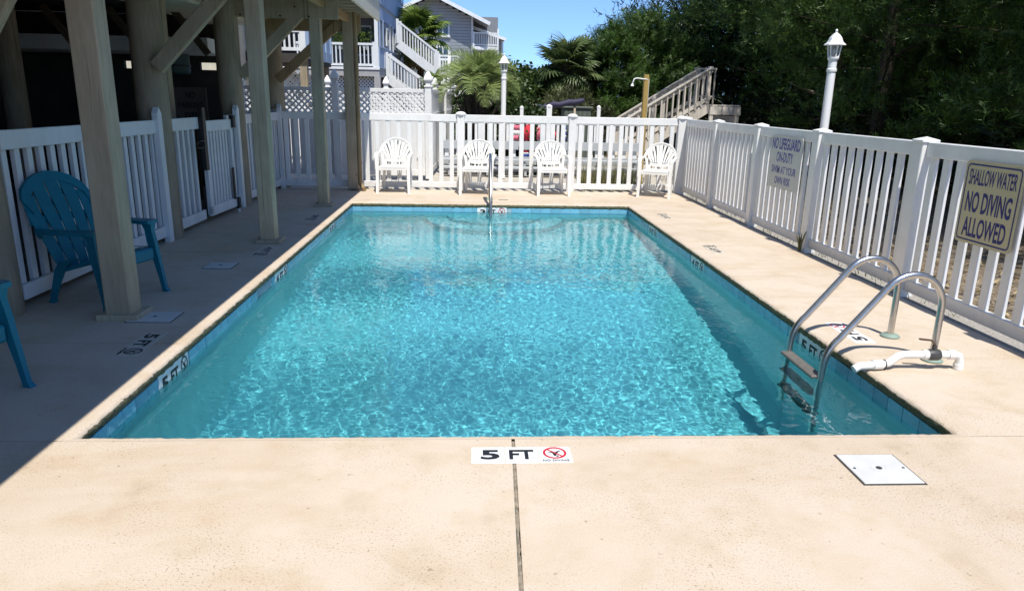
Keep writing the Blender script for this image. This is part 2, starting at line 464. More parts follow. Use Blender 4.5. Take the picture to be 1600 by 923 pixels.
# ================================================================== more materials
M_VINYL = simple('white_vinyl', (0.80, 0.80, 0.785), 0.42, 0.07, 3.0, spec=0.4, rnd=.08)
def grime(m, col=(0.50, 0.47, 0.38), amt=.35):
    nt = m.node_tree; b = nt.nodes['Principled BSDF']; src = b.inputs['Base Color'].links[0].from_socket
    f = ramp(nt, noise(nt, coords(nt, 'Object', (1, 1, .35)), 5.5, 6, .68, .5), [(0.54, (0, 0, 0)), (0.72, (amt, amt, amt))])
    nt.links.new(mix(nt, src, col, f), b.inputs['Base Color'])
grime(M_VINYL)
M_LAMP = simple('white_enamel', (0.80, 0.80, 0.785), 0.4, 0.05, 3.0, spec=0.4)
M_WPAINT = simple('white_paint', (0.72, 0.74, 0.74), 0.6, 0.10, 5.0, spec=0.3, stretch=(1, 1, 0.3))
def wood_mat(name, col, var=0.3, sc=(14, 14, 1.2), rough=0.85, rnd=0.15, bmp=0.4):
    m, nt, b = new_mat(name)
    v = coords(nt, 'Object', sc); f = noise(nt, v, 2.2, 6, 0.6, 0.6)
    g = noise(nt, coords(nt, 'Object', (2, 2, 1)), 2.0, 4, 0.6)
    c = ramp(nt, f, [(0.25, tuple(x*(1-var) for x in col)), (0.55, col), (0.8, tuple(min(1, x*(1+var*.5)) for x in col))])
    c = mix(nt, c, ramp(nt, g, [(0.35, (0.8, 0.78, 0.75)), (0.65, (1, 1, 1))]), 0.8, 'MULTIPLY')
    chk = ramp(nt, noise(nt, coords(nt, 'Object', (26, 26, .7)), 1.6, 3, .5, .3), [(0.30, (0.42, 0.38, 0.33)), (0.36, (1, 1, 1))])
    c = mix(nt, c, chk, .75, 'MULTIPLY')
    knot = ramp(nt, noise(nt, coords(nt, 'Object', (7, 7, 2.5)), 2.0, 1, .5), [(0.20, (0.45, 0.36, 0.27)), (0.25, (1, 1, 1))])
    c = mix(nt, c, knot, .7, 'MULTIPLY')
    oi = nt.nodes.new('ShaderNodeObjectInfo'); mr = N(nt, 'ShaderNodeMapRange')
    nt.links.new(oi.outputs['Random'], mr.inputs['Value']); mr.inputs['To Min'].default_value = 1-rnd; mr.inputs['To Max'].default_value = 1+rnd*.4
    hs = nt.nodes.new('ShaderNodeHueSaturation'); nt.links.new(mr.outputs['Result'], hs.inputs['Value'])
    nt.links.new(c, hs.inputs['Color']); nt.links.new(hs.outputs['Color'], b.inputs['Base Color'])
    b.inputs['Roughness'].default_value = rough; b.inputs['Specular IOR Level'].default_value = 0.2
    bump(nt, b, f, bmp, 0.003); return m
M_POST = wood_mat('beige_painted_timber', (0.47, 0.395, 0.275), 0.18)
M_PILE = wood_mat('beige_painted_pile', (0.37, 0.31, 0.22), 0.25)
M_BEAM = wood_mat('tan_timber', (0.36, 0.27, 0.15), 0.3)
M_GREYWOOD = wood_mat('weathered_grey_timber', (0.68, 0.63, 0.55), 0.25, rnd=0.3)
M_YELLOWWOOD = wood_mat('treated_yellow_timber', (0.47, 0.33, 0.11), 0.2)
M_DARKWOOD = wood_mat('dark_tread_timber', (0.12, 0.095, 0.07), 0.3)
M_BARK = wood_mat('bark', (0.042, 0.033, 0.027), 0.5, (20, 20, 3))
M_DEADWOOD = wood_mat('bleached_dead_wood', (0.40, 0.34, 0.26), 0.3)
M_SIDING = simple('cream_siding', (0.60, 0.57, 0.46), 0.7, 0.08, 4, spec=0.3)
M_TRIM = simple('cream_trim', (0.64, 0.60, 0.48), 0.6, 0.08, 5, spec=0.3)
M_SOFFIT = simple('soffit_boards', (0.42, 0.38, 0.29), 0.8, 0.12, 4, spec=0.2)
M_IRON = simple('black_iron', (0.015, 0.015, 0.015), 0.5, 0.3, 20)
M_TEAL = simple('teal_resin', (0.005, 0.165, 0.235), 0.45, 0.10, 6, spec=0.35)
M_RESIN = simple('white_resin', (0.80, 0.79, 0.75), 0.38, 0.05, 7, spec=0.4)
M_PVC = simple('white_pvc', (0.80, 0.79, 0.76), 0.35, 0.06, 14)
M_VALVE = simple('grey_valve', (0.05, 0.05, 0.048), 0.5, 0.2, 20)
M_COLLAR = simple('green_grey_collar', (0.22, 0.30, 0.25), 0.6, 0.15, 20)
M_SIGNTAN = simple('sign_tan', (0.54, 0.475, 0.29), 0.5, 0.06, 4)
M_SIGNGREY = simple('sign_faded', (0.60, 0.60, 0.56), 0.55, 0.08, 5)
M_BLUEINK = simple('blue_ink', (0.020, 0.016, 0.15), 0.55, 0.2, 20)
M_FADEINK = simple('faded_blue_ink', (0.10, 0.10, 0.34), 0.6, 0.35, 30)
M_LID = simple('skimmer_lid_white', (0.57, 0.57, 0.55), 0.55, 0.10, 8)
M_LIDEDGE = simple('lid_gap_dirt', (0.05, 0.045, 0.04), 0.9, 0.3, 20)
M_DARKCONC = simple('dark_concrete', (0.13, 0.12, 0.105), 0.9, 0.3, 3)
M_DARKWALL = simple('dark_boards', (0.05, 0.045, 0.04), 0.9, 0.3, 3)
def glass_mat(name, tint, rough=0.05):
    m, nt, b = new_mat(name)
    b.inputs['Base Color'].default_value = (*tint, 1); b.inputs['Roughness'].default_value = rough
    b.inputs['Specular IOR Level'].default_value = 0.8; return m
M_WINDOW = glass_mat('window_glass', (0.03, 0.05, 0.07))
def lamp_glass():
    m = bpy.data.materials.new('clear_lamp_glass'); m.use_nodes = True; nt = m.node_tree; nt.nodes.clear()
    out = nt.nodes.new('ShaderNodeOutputMaterial'); t = nt.nodes.new('ShaderNodeBsdfTransparent'); g = nt.nodes.new('ShaderNodeBsdfGlossy')
    d = nt.nodes.new('ShaderNodeBsdfDiffuse'); d.inputs['Color'].default_value = (.7, .72, .72, 1); a = nt.nodes.new('ShaderNodeMixShader'); a.inputs[0].default_value = .22
    g.inputs['Roughness'].default_value = 0.06; t.inputs['Color'].default_value = (.9, .92, .92, 1)
    mx = nt.nodes.new('ShaderNodeMixShader'); mx.inputs[0].default_value = 0.14
    nt.links.new(t.outputs[0], a.inputs[1]); nt.links.new(d.outputs[0], a.inputs[2])
    nt.links.new(a.outputs[0], mx.inputs[1]); nt.links.new(g.outputs[0], mx.inputs[2]); nt.links.new(mx.outputs[0], out.inputs[0]); return m
M_LGLASS = lamp_glass()

# ------------------------------------------------------------------ lettering
def text_mesh(txt, w, h, depth=0.0015, bold=0.0, mat=None, name='lettering'):
    """text fitted to width w and cap height h, centred, lying in XY facing +Z"""
    cu = bpy.data.curves.new('lettering_curve', 'FONT'); cu.body = txt; cu.extrude = 0.002; cu.offset = bold
    cu.resolution_u = 3
    o = bpy.data.objects.new('lettering_tmp', cu); COL.objects.link(o)
    bpy.context.view_layer.update()
    me = bpy.data.meshes.new_from_object(o.evaluated_get(bpy.context.evaluated_depsgraph_get()))
    bpy.data.objects.remove(o); bpy.data.curves.remove(cu)
    n = len(me.vertices); co = np.empty(n*3, np.float32); me.vertices.foreach_get('co', co); co = co.reshape(-1, 3)
    lo, hi = co.min(0), co.max(0); s = hi-lo
    co[:, 0] = (co[:, 0]-(lo[0]+hi[0])/2)/s[0]*w
    co[:, 1] = (co[:, 1]-(lo[1]+hi[1])/2)/s[1]*h
    co[:, 2] = (co[:, 2]-lo[2])/max(s[2], 1e-6)*depth
    me.vertices.foreach_set('co', co.ravel()); me.materials.clear(); me.materials.append(mat); me.name = name; me.update()
    return me

# ------------------------------------------------------------------ depth markers: three small white tiles, digits and the no-diving ring
TXT = {}
M_WORNTILE = simple('worn_painted_tile', (0.56, 0.50, 0.41), 0.8, 0.2, 25, spec=.2)
def cached_text(key, *a, **k):
    if key not in TXT: TXT[key] = text_mesh(*a, **k)
    return TXT[key]
def ring_mesh():
    if 'ring' in TXT: return TXT['ring']
    m = MB(); n = 28; a = []; ri, ro = 0.043, 0.054; vs = []; fs = []
    for i in range(n):
        t = 2*math.pi*i/n
        vs += [(ri*math.cos(t), ri*math.sin(t), 0), (ro*math.cos(t), ro*math.sin(t), 0), (ri*math.cos(t), ri*math.sin(t), .0012), (ro*math.cos(t), ro*math.sin(t), .0012)]
    for i in range(n):
        j = (i+1) % n
        fs += [(i*4+2, i*4+3, j*4+3, j*4+2), (i*4+1, j*4+1, j*4+3, i*4+3), (i*4, i*4+2, j*4+2, j*4)]
    m.add(vs, fs); m.bar((-.033, .033, .0009), (.033, -.033, .0009), .008, .0012)
    TXT['ring'] = m.mesh('no_diving_ring', M_RED); return TXT['ring']
def diver_mesh():
    if 'diver' in TXT: return TXT['diver']
    m = MB()
    m.prism([(-.006, -.026), (.004, -.030), (.008, -.010), (.020, .012), (.030, .018), (.022, .022), (.006, .010), (-.004, .004), (-.014, .012), (-.020, .006), (-.010, -.004)], .0007)
    m.prism([(.010+.006*math.cos(t), -.030+.006*math.sin(t)) for t in np.linspace(0, 2*math.pi, 9)[:-1]], .0006)
    m.prism([(-.030, .004), (-.014, .001), (-.016, .006), (-.030, .009)], .0006)
    TXT['diver'] = m.mesh('diver_mark', M_BLACK); return TXT['diver']
def black_ring():
    if 'bring' in TXT: return TXT['bring']
    me = ring_mesh().copy(); me.materials.clear(); me.materials.append(M_BLACK); TXT['bring'] = me; return me
def marker(num, loc, rot, label, group, s=0.152, caption=False, black=False, worn=False):
    t = thing('depth_marker', label, 'depth marker', loc, 0, group); t.rotation_euler = rot
    for i in range(3):
        b = MB(); b.box((0, 0, -.002), (s-.003, s-.004 if not caption else s-.006, .006), .001)
        key = 'mt%s%s' % (caption, worn)
        if key not in TXT: TXT[key] = b.mesh('tile', M_WORNTILE if worn else M_WHITETILE)
        o = link('tile', TXT[key], t, ((i-1)*s, 0, 0.0))
    link('digit', cached_text('n'+num, num, .085, .088, bold=.035, mat=M_BLACK, name='digit'), t, (-s+.01, .0, .0012))
    link('letters', cached_text('FT', 'FT', .112, .088, bold=.03, mat=M_BLACK, name='letters'), t, (0, 0, .0012))
    link('no_diving_ring', black_ring() if black else ring_mesh(), t, (s, .014, .0012)); link('diver_mark', diver_mesh(), t, (s, .014, .0014))
    link('caption', cached_text('ND', 'NO DIVING', .118, .0165, bold=.01, mat=M_BLACK, name='caption'), t, (s, -.056, .0012))
    return t
PI = math.pi
DG, WG = 'depth markers set in the deck', 'depth markers set in the waterline tiles'
marker('5', (0.225, 2.945, .0015), (0, 0, 0), 'white 5 FT no diving tiles in the sunlit deck, nearest the camera', DG, caption=True)
marker('5', (-2.11, 4.47, .0015), (0, 0, -PI/2), '5 FT deck marker in the shade beside the nearest wooden post', DG, black=True, worn=True)
marker('4', (-2.13, 7.36, .0015), (0, 0, -PI/2), '4 FT deck marker in the shade beside the middle square post', DG, black=True, worn=True)
marker('3', (-2.10, 9.54, .0015), (0, 0, -PI/2), '3 FT deck marker in the shade near the farthest slim square post', DG, black=True, worn=True)
marker('5', (2.68, 4.74, .0015), (0, 0, PI/2), '5 FT deck marker in the sun under the steel pool ladder', DG)
marker('4', (2.66, 7.68, .0015), (0, 0, PI/2), '4 FT deck marker on the sunny side level with the faded lifeguard sign', DG, black=True, worn=True)
marker('3', (2.71, 10.0, .0015), (0, 0, PI/2), '3 FT deck marker on the sunny side near the far corner of the pool', DG, black=True, worn=True)
WZC = -0.132
marker('5', (WX0+.004, 4.265, WZC), (PI/2, 0, PI/2), '5 FT tiles in the left pool wall at the deep end', WG, black=True)
marker('4', (WX0+.004, 6.83, WZC), (PI/2, 0, PI/2), '4 FT tiles in the left pool wall just past the skimmer mouth', WG, black=True)
marker('3', (WX0+.004, 9.43, WZC), (PI/2, 0, PI/2), '3 FT tiles in the left pool wall near the shallow end', WG, black=True)
marker('5', (WX1-.004, 4.69, WZC), (PI/2, 0, -PI/2), '5 FT tiles in the right pool wall between the ladder rails', WG, black=True)
marker('4', (WX1-.004, 7.43, WZC), (PI/2, 0, -PI/2), '4 FT tiles in the right pool wall halfway along', WG, black=True)
marker('3', (WX1-.004, 9.43, WZC), (PI/2, 0, -PI/2), '3 FT tiles in the right pool wall near the shallow end', WG, black=True)
marker('3', (0.29, WY1-.004, WZC), (PI/2, 0, 0), '3 FT no diving tiles in the far pool wall behind the grab rail', WG)

# ------------------------------------------------------------------ skimmer lids
def lid(x, y, sx, sy, label):
    t = thing('skimmer_lid', label, 'skimmer lid', (x, y, 0), 0, 'skimmer lids in the deck')
    e = MB(); e.box((0, 0, .001), (sx+.016, sy+.016, .003)); e.build('frame', M_LIDEDGE, t)
    b = MB(); b.box((0, 0, .004), (sx, sy, .006), .002); b.build('cover_plate', M_LID, t)
    r = MB(); r.lathe([(.035, .0068), (.035, .0082), (.028, .0082), (.027, .0072)], 18); r.build('ring', M_LID, t)
    k = MB(); k.lathe([(.013, .0071), (.013, .010), (.0, .011)], 12); k.build('lock_knob', M_VALVE, t)
    s = MB()
    for q in (-1, 1): s.lathe([(.007, .0071), (.006, .009), (0, .0092)], 8, (q*sx*.42, 0, 0))
    s.build('screws', M_STEEL, t)
    w = text_mesh('SKIMMER', .10, .014, .0008, .0, M_LIDEDGE)
    return t
lid(1.805, 2.79, .265, .255, 'square white skimmer lid in the sunlit deck at the near right corner')
lid(-2.265, 5.04, .30, .24, 'square white skimmer lid in the shade beside the nearest wooden post')
lid(-2.35, 6.68, .25, .23, 'square pale skimmer lid in the shade between the first two wooden posts')

# ------------------------------------------------------------------ fences
def post_mesh(name, w, h, cap, mat, dome=False):
    m = MB(); m.box((0, 0, h/2), (w, w, h), .006)
    if dome:
        m.lathe([(w*.72, h), (w*.74, h+.012), (w*.66, h+.03), (w*.42, h+.05), (.0, h+.058)], 12)
    else:
        c = w/2+.012
        m.box((0, 0, h+.010), (2*c, 2*c, .022), .004)
        b = len(m.v); m.v += [(-c*.95, -c*.95, h+.021), (c*.95, -c*.95, h+.021), (c*.95, c*.95, h+.021), (-c*.95, c*.95, h+.021), (0, 0, h+.045)]
        for i in range(4): m.f.append((b+i, b+(i+1) % 4, b+4)); m.m.append(0)
    return m.mesh(name, mat)
def vinyl_fence(name, label, posts, npick, p0, ang, mat, H=1.28, pw=.075, pt=.032, dome=False, bot=(.035, .135), top=(1.165, 1.285), postw=.127, side=0):
    """posts: distances along the run; local X runs along the fence"""
    t = thing(name, label, 'fence', p0, ang)
    pm = post_mesh('post', postw, H+.03, .05, mat, dome)
    pk = MB(); pk.box((0, 0, (bot[1]+top[0])/2), (pw, pt, top[0]-bot[1]+.01), .003); km = pk.mesh('picket', mat)
    for a in posts: link('post', pm, t, (a, rng.uniform(-.004, .004), -.03), (rng.uniform(-.004, .004), rng.uniform(-.004, .004), 0))
    for i in range(len(posts)-1):
        a, b = posts[i]+postw/2, posts[i+1]-postw/2
        if b-a < .1: continue
        for z0, z1, nm in ((*bot, 'bottom_rail'), (*top, 'top_rail')):
            r = MB(); r.box(((a+b)/2, 0, (z0+z1)/2), (b-a+.004, .05, z1-z0), .006); r.build(nm, mat, t)
        n = npick[i] if isinstance(npick, (list, tuple)) else npick
        s = (b-a)/(n+0.0)
        for k in range(n):
            link('picket', km, t, (a+(k+.5)*s, rng.uniform(-.002, .002), 0), (0, 0, rng.uniform(-.02, .02)))
    return t
BFY = 12.76
vinyl_fence('picket_fence', 'white vinyl picket fence along the far end of the pool behind the white chairs', [0, 1.36, 3.13, 5.06, 6.98], [7, 9, 10, 10], (-3.35, BFY, 0), 0, M_VINYL, dome=True)
RX = 3.73
rp = [0.0, 1.67, 3.36, 5.05, 6.89, 8.72, 10.55]
vinyl_fence('picket_fence', 'white vinyl picket fence down the right side carrying the two warning signs', [a for a in rp], [10, 10, 10, 10, 10, 10], (RX, BFY-.0, 0), -PI/2, M_VINYL)
# rail end brackets seen on the near posts
# ================================================================== THE RAISED HOUSE on the left
HX_EDGE = -1.60          # outer edge of the deck overhead
ZD = 2.76                # underside of the deck joists
PILE_Y = (5.08, 8.02, 10.58, 12.86); POST = ((-2.49, 5.07), (-2.215, 7.86), (-2.175, 10.62), (-2.05, 12.55))
def build_house():
    h = thing('raised_beach_house', 'raised beach house on round piles with an open carport, left of the pool', 'house')
    x0, x1, y0, y1 = -13.0, HX_EDGE, -4.5, 13.1
    # slab floor of the upper house, with joists below it
    m = MB(); m.box(((x0+x1)/2-.02, (y0+y1)/2, ZD+.37), (x1-x0-.04, y1-y0, .18)); m.build('floor_deck', M_SOFFIT, h)
    j = MB(); j.box((-1.9, 0, 0), (.04, .05, .2))
    jm = MB(); jm.box((0, 0, 0), (1.72, .04, .22)); jme = jm.mesh('joist', M_SOFFIT)
    for i in range(44):
        y = y0+.2+i*.4
        if y > y1-.1: break
        link('joist', jme, h, (-2.50, y, ZD+.17))
    # rim board over the pool side, and trim under it
    r = MB(); r.box((x1-.02, (y0+y1)/2, ZD+.24), (.04, y1-y0+.002, .44), .004); r.build('rim_board', M_TRIM, h)
    r = MB(); r.box((x1+.014, (y0+y1)/2, ZD+.43), (.024, y1-y0+.01, .06), .004); r.build('rim_trim', M_TRIM, h)
    # upper walls, windows, roof (out of frame: they cast the long shade and show in the water)
    w = MB(); w.box((-7.3, 4.3, 6.0), (11.3, 17.4, 5.5)); w.build('upper_wall', M_SIDING, h)
    for k in range(6):
        for zz in (4.6, 7.2):
            f = MB(); f.box((-1.645, -2.5+k*2.7, zz), (.05, 1.15, 1.35), .01); fo = f.build('window', M_VINYL, h)
            g = MB(); g.box((-1.625, -2.5+k*2.7, zz), (.03, .95, 1.15)); g.build('pane', M_WINDOW, fo)
    rf = MB(); rf.prism([(-13.6, 8.7), (-1.45, 8.7), (-7.6, 11.2)], 18.4, Matrix.Translation((0, -4.9+18.4, 0)) @ Matrix.Rotation(PI/2, 4, 'X')); rf.build('roof', M_DARKCONC, h)
    # cross beams on each row, bolted pairs
    for (px, py), yy in zip(POST, PILE_Y):
        b = MB(); b.box((-2.72, py-.075 if py < 12 else py+.0, ZD-.06), (1.75, .05, .29), .004); b.build('cross_beam', M_POST if py < 12 else M_BEAM, h)
        if py < 12.0:
            q = MB()
            for bx, bz in ((-3.15, -.12), (-2.95, .02), (-2.62, -.12), (-2.42, .0), (-2.24, -.12)):
                q.tube([(bx, py-.095, ZD-.06+bz), (bx, py-.108, ZD-.06+bz)], .014, 8)
            q.build('beam_bolts', M_IRON, h)
    # long girders carrying the joists
    for gx, mt in ((-2.05, M_BEAM), (-3.36, M_BEAM)):
        b = MB(); b.box((gx, (y0+13.0)/2, ZD+.0), (.07, 13.0-y0, .12), .004); b.build('girder', mt, h)
    # piles
    for i, yy in enumerate((-.8, 2.1)+PILE_Y):
        p = MB(); rr = .165; n = 18
        p.tube([(-3.37, yy, -.1), (-3.372, yy, .9), (-3.375, yy, 1.8), (-3.37, yy, ZD+.25)], [rr*1.03, rr, rr*.98, rr*.95], n); p.build('pile', M_PILE, h, smooth=True, angle=50)
    for gx in (-6.3, -9.4, -12.4):
        for yy in (-.8, 2.1, 5.1, 8.0, 10.6, 12.9):
            p = MB(); p.tube([(gx, yy, -.1), (gx, yy, ZD+.25)], .15, 12); p.build('pile', M_PILE, h, smooth=True, angle=50)
    # square posts on poolside with base blocks
    for i, (px, py) in enumerate(((-2.5, 2.0),)+POST):
        wd = (.175, .175, .16, .15, .17)[i]
        if i == 0: wd = .17; py = 1.0
        p = MB(); p.box((px, py, ZD/2+.06), (wd, wd, ZD+.12-.035), .007); p.build('square_post', M_POST, h)
        if i < 4:
            b = MB(); b.box((px+.005, py, .018), (wd+.115, wd+.085, .045), .008); b.build('base_block', M_POST, h)
    # knee braces pile -> beam
    for (px, py), yy in zip(POST, PILE_Y):
        b = MB(); yb = py-.02
        b.bar((-3.215, yb, 1.79), (px-.10, yb, 2.72), .09, .145, (0, 0, 1), .006); b.build('knee_brace', M_POST if py < 12 else M_BEAM, h)
    b = MB(); b.bar((-3.13, 5.03, 1.68), (-2.53, 5.03, 2.36), .085, .14, ch=.006)
    # downpipe on the far post
    d = MB(); d.tube([(-1.93, 12.50, 3.1), (-1.93, 12.50, .20), (-1.925, 12.49, .12), (-1.89, 12.43, .06), (-1.84, 12.36, .04)], .037, 12); dp = d.build('downpipe', M_BEAM, h, smooth=True, angle=50)
    for zz in (.45, 1.22, 1.95):
        c = MB(); c.tube([(-1.93, 12.50, zz), (-1.93, 12.50, zz+.03)], .043, 12); c.build('pipe_strap', M_BEAM, dp)
    # siding skirt over the carport edge, with bottom trim, behind the piles
    ys0, ys1 = 8.4, 12.9; sx = -3.62
    for i in range(30):
        y = ys0+i*(ys1-ys0)/30
        bb = MB(); bb.box((sx, y+.075, ZD+.17), (.02, .142, .50)); bb.build('siding_board', M_SIDING, h)
    bb = MB(); bb.box((sx+.03, (ys0+ys1)/2, ZD-.085), (.05, ys1-ys0, .045), .005); bb.box((sx+.04, (ys0+ys1)/2, ZD-.045), (.03, ys1-ys0, .02), .003); bb.build('skirt_trim', M_TRIM, h)
    bb = MB(); bb.box((sx-.42, (ys0+ys1)/2, ZD-.09), (.82, ys1-ys0, .03)); bb.build('skirt_soffit', M_TRIM, h)
    # carport enclosure: slab and dark rear walls with a slot of daylight
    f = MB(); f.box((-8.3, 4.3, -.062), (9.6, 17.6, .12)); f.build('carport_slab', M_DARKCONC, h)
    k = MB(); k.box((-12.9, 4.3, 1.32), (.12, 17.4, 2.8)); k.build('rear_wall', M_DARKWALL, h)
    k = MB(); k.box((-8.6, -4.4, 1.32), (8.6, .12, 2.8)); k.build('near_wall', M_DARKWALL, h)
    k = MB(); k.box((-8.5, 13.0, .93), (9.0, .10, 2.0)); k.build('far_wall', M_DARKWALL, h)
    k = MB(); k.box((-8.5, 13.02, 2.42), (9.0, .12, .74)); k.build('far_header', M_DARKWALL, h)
    for xx, ww in ((-12.6, .8), (-10.6, 1.75), (-6.75, 1.75), (-5.0, .75)):
        k = MB(); k.box((xx, 13.04, 1.99), (ww, .10, .14)); k.build('far_infill', M_DARKWALL, h)
    # white header beam deep inside
    k = MB(); k.box((-6.25, 12.2, 2.25), (4.5, 1.1, .21), .005); k.build('header_beam', M_WPAINT, h)
    # ceiling of the carport
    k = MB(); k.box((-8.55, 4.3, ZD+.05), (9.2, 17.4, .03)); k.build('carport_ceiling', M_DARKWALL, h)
    for i in range(9):
        q = MB(); q.bar((-11.5+i*.9, 11.2, 2.70), (-11.5+i*.9+.45, 11.2, 2.1), .06, .09); q.build('strut', M_DARKWOOD, h)
        if i > 7: break
    # slim studs along the carport edge
    for yy, xx in ((9.15, -3.66), (11.25, -3.62)):
        q = MB(); q.box((xx, yy, 1.35), (.09, .14, 2.62), .004); q.build('stud', M_PILE, h)
    return h
HOUSE = build_house()

# white things kept in the carport
t = thing('storage_drum', 'dark teal drum hanging on a strap up under the carport ceiling', 'drum', (-4.75, 12.3, 1.84))
b = MB(); b.lathe([(.19, 0), (.21, .02), (.21, .46), (.19, .48)], 18); M_DRUM = simple('dark_teal_plastic', (.03, .08, .085), .5); b.build('drum_body', M_DRUM, t, smooth=True, angle=40)
b = MB(); b.tube([(.215*math.cos(a), .215*math.sin(a), .13) for a in np.linspace(0, 2*PI, 20)[:-1]], .012, 6, closed=True); b.build('strap', M_IRON, t)
b = MB(); b.box((0, 0, .50), (.9, .10, .04)); b.build('hanger_board', M_DARKWOOD, t); b = MB()
for q in (-.2, .2): b.box((q, 0, .75), (.03, .03, .5))
b.build('hanger_rods', M_IRON, t)
# the parking notice
t = thing('parking_notice', 'dim no parking notice on a board inside the carport beyond the second pile', 'sign', (-4.12, 11.1, 1.38), 0)
b = MB(); b.box((0, 0, 0), (.46, .03, .50), .003); M_NOTICE = simple('notice_board', (.12, .095, .08), .7); b.build('board', M_NOTICE, t)
for i, (tx, ww) in enumerate((('NO', .14), ('PARKING', .36), ('EVER', .2))):
    link('lettering', text_mesh(tx, ww, .085, bold=.02, mat=M_BLACK), t, (0, -.016, .14-i*.14), (PI/2, 0, 0))
b = MB(); b.box((0, .03, -.72), (.08, .03, 1.46)); b.build('stake', M_DARKWOOD, t)

# ------------------------------------------------------------------ timber fence panels between the piles, and the gate
LX = -3.32
def board_fence(label, y0, y1, npk, end=None, start=False):
    t = thing('timber_fence', label, 'fence', (LX, y0, 0), PI/2, 'painted picket panels between the piles')
    L = y1-y0
    for z0, z1, nm in ((.06, .175, 'bottom_rail'), (1.14, 1.275, 'top_rail')):
        r = MB(); r.box((L/2, -.03, (z0+z1)/2), (L, .035, z1-z0), .004); r.build(nm, M_WPAINT, t)
    pk = MB(); pk.box((0, 0, .66), (.062, .036, 1.02), .003); km = pk.mesh('picket', M_WPAINT)
    s = L/npk
    for k in range(npk): link('picket', km, t, ((k+.5)*s, .008, 0), (0, 0, rng.uniform(-.03, .03)))
    if end:
        m = MB(); w = .10; m.prism([(-w/2, 0), (w/2, 0), (w/2, 1.34), (0, 1.405), (-w/2, 1.34)], .06, Matrix.Translation((L-.03, -.02, 0)) @ Matrix.Rotation(PI/2, 4, 'X')); m.build('end_post', M_WPAINT, t)
    if start:
        m = MB(); m.box((.03, -.02, .62), (.09, .06, 1.24), .004); m.build('end_post', M_WPAINT, t)
    return t
board_fence('painted picket panel behind the whole teal chair, nearest the camera', 5.26, 7.86, 17, True)
board_fence('short painted picket panel between the second pile and the gate', 8.20, 8.98, 5, False)
board_fence('narrow painted picket panel between the gate and the third pile', 9.98, 10.42, 4, True)
board_fence('painted picket panel between the third pile and the far corner pile', 10.75, 12.70, 13, True)
board_fence('painted picket panel beside the near teal chair at the left frame edge', 2.3, 4.9, 17, True)

def gate():
    L = .88
    t = thing('picket_gate', 'painted picket gate with black latch and hinge, standing slightly ajar', 'gate', (LX+.045, 9.06, 0), PI/2-.05)
    for z0, z1, nm in ((.08, .20, 'bottom_rail'), (1.10, 1.23, 'top_rail')):
        r = MB(); r.box((L/2, -.02, (z0+z1)/2), (L, .04, z1-z0), .004); r.build(nm, M_WPAINT, t)
    for a in (.03, L-.03):
        r = MB(); r.box((a, -.015, .65), (.06, .05, 1.1), .004); r.build('stile', M_WPAINT, t)
    pk = MB(); pk.box((0, 0, .65), (.05, .03, .94), .003); km = pk.mesh('picket', M_WPAINT)
    for k in range(7): link('picket', km, t, (.10+(k+.5)*(L-.2)/7, .004, 0))
    r = MB(); r.box((L+.01, -.045, 1.20), (.085, .06, .16), .006); r.build('hinge', M_IRON, t)
    r = MB(); r.box((L+.01, -.045, .13), (.07, .05, .15), .006); hg = r.build('hinge', M_IRON, t)
    r = MB(); r.tube([(L+.01, -.045, .055), (L+.01, -.045, 0.0)], .018, 8); r.build('hinge_pin', M_WPAINT, hg)
    r = MB(); r.box((-.045, -.035, 1.02), (.085, .06, .74), .004); r.build('latch_post', M_IRON, t)
    r = MB(); r.tube([(-.03, -.06, .99), (-.2, -.07, 1.01), (-.33, -.06, .97), (-.30, -.05, .93), (-.14, -.06, .92), (-.03, -.06, .95)], .007, 6, closed=True); r.build('latch_cable', M_IRON, t)
    r = MB(); r.box((L-.10, -.05, .40), (.05, .015, .42), .003); r.build('kick_plate', M_IRON, t)
gate()

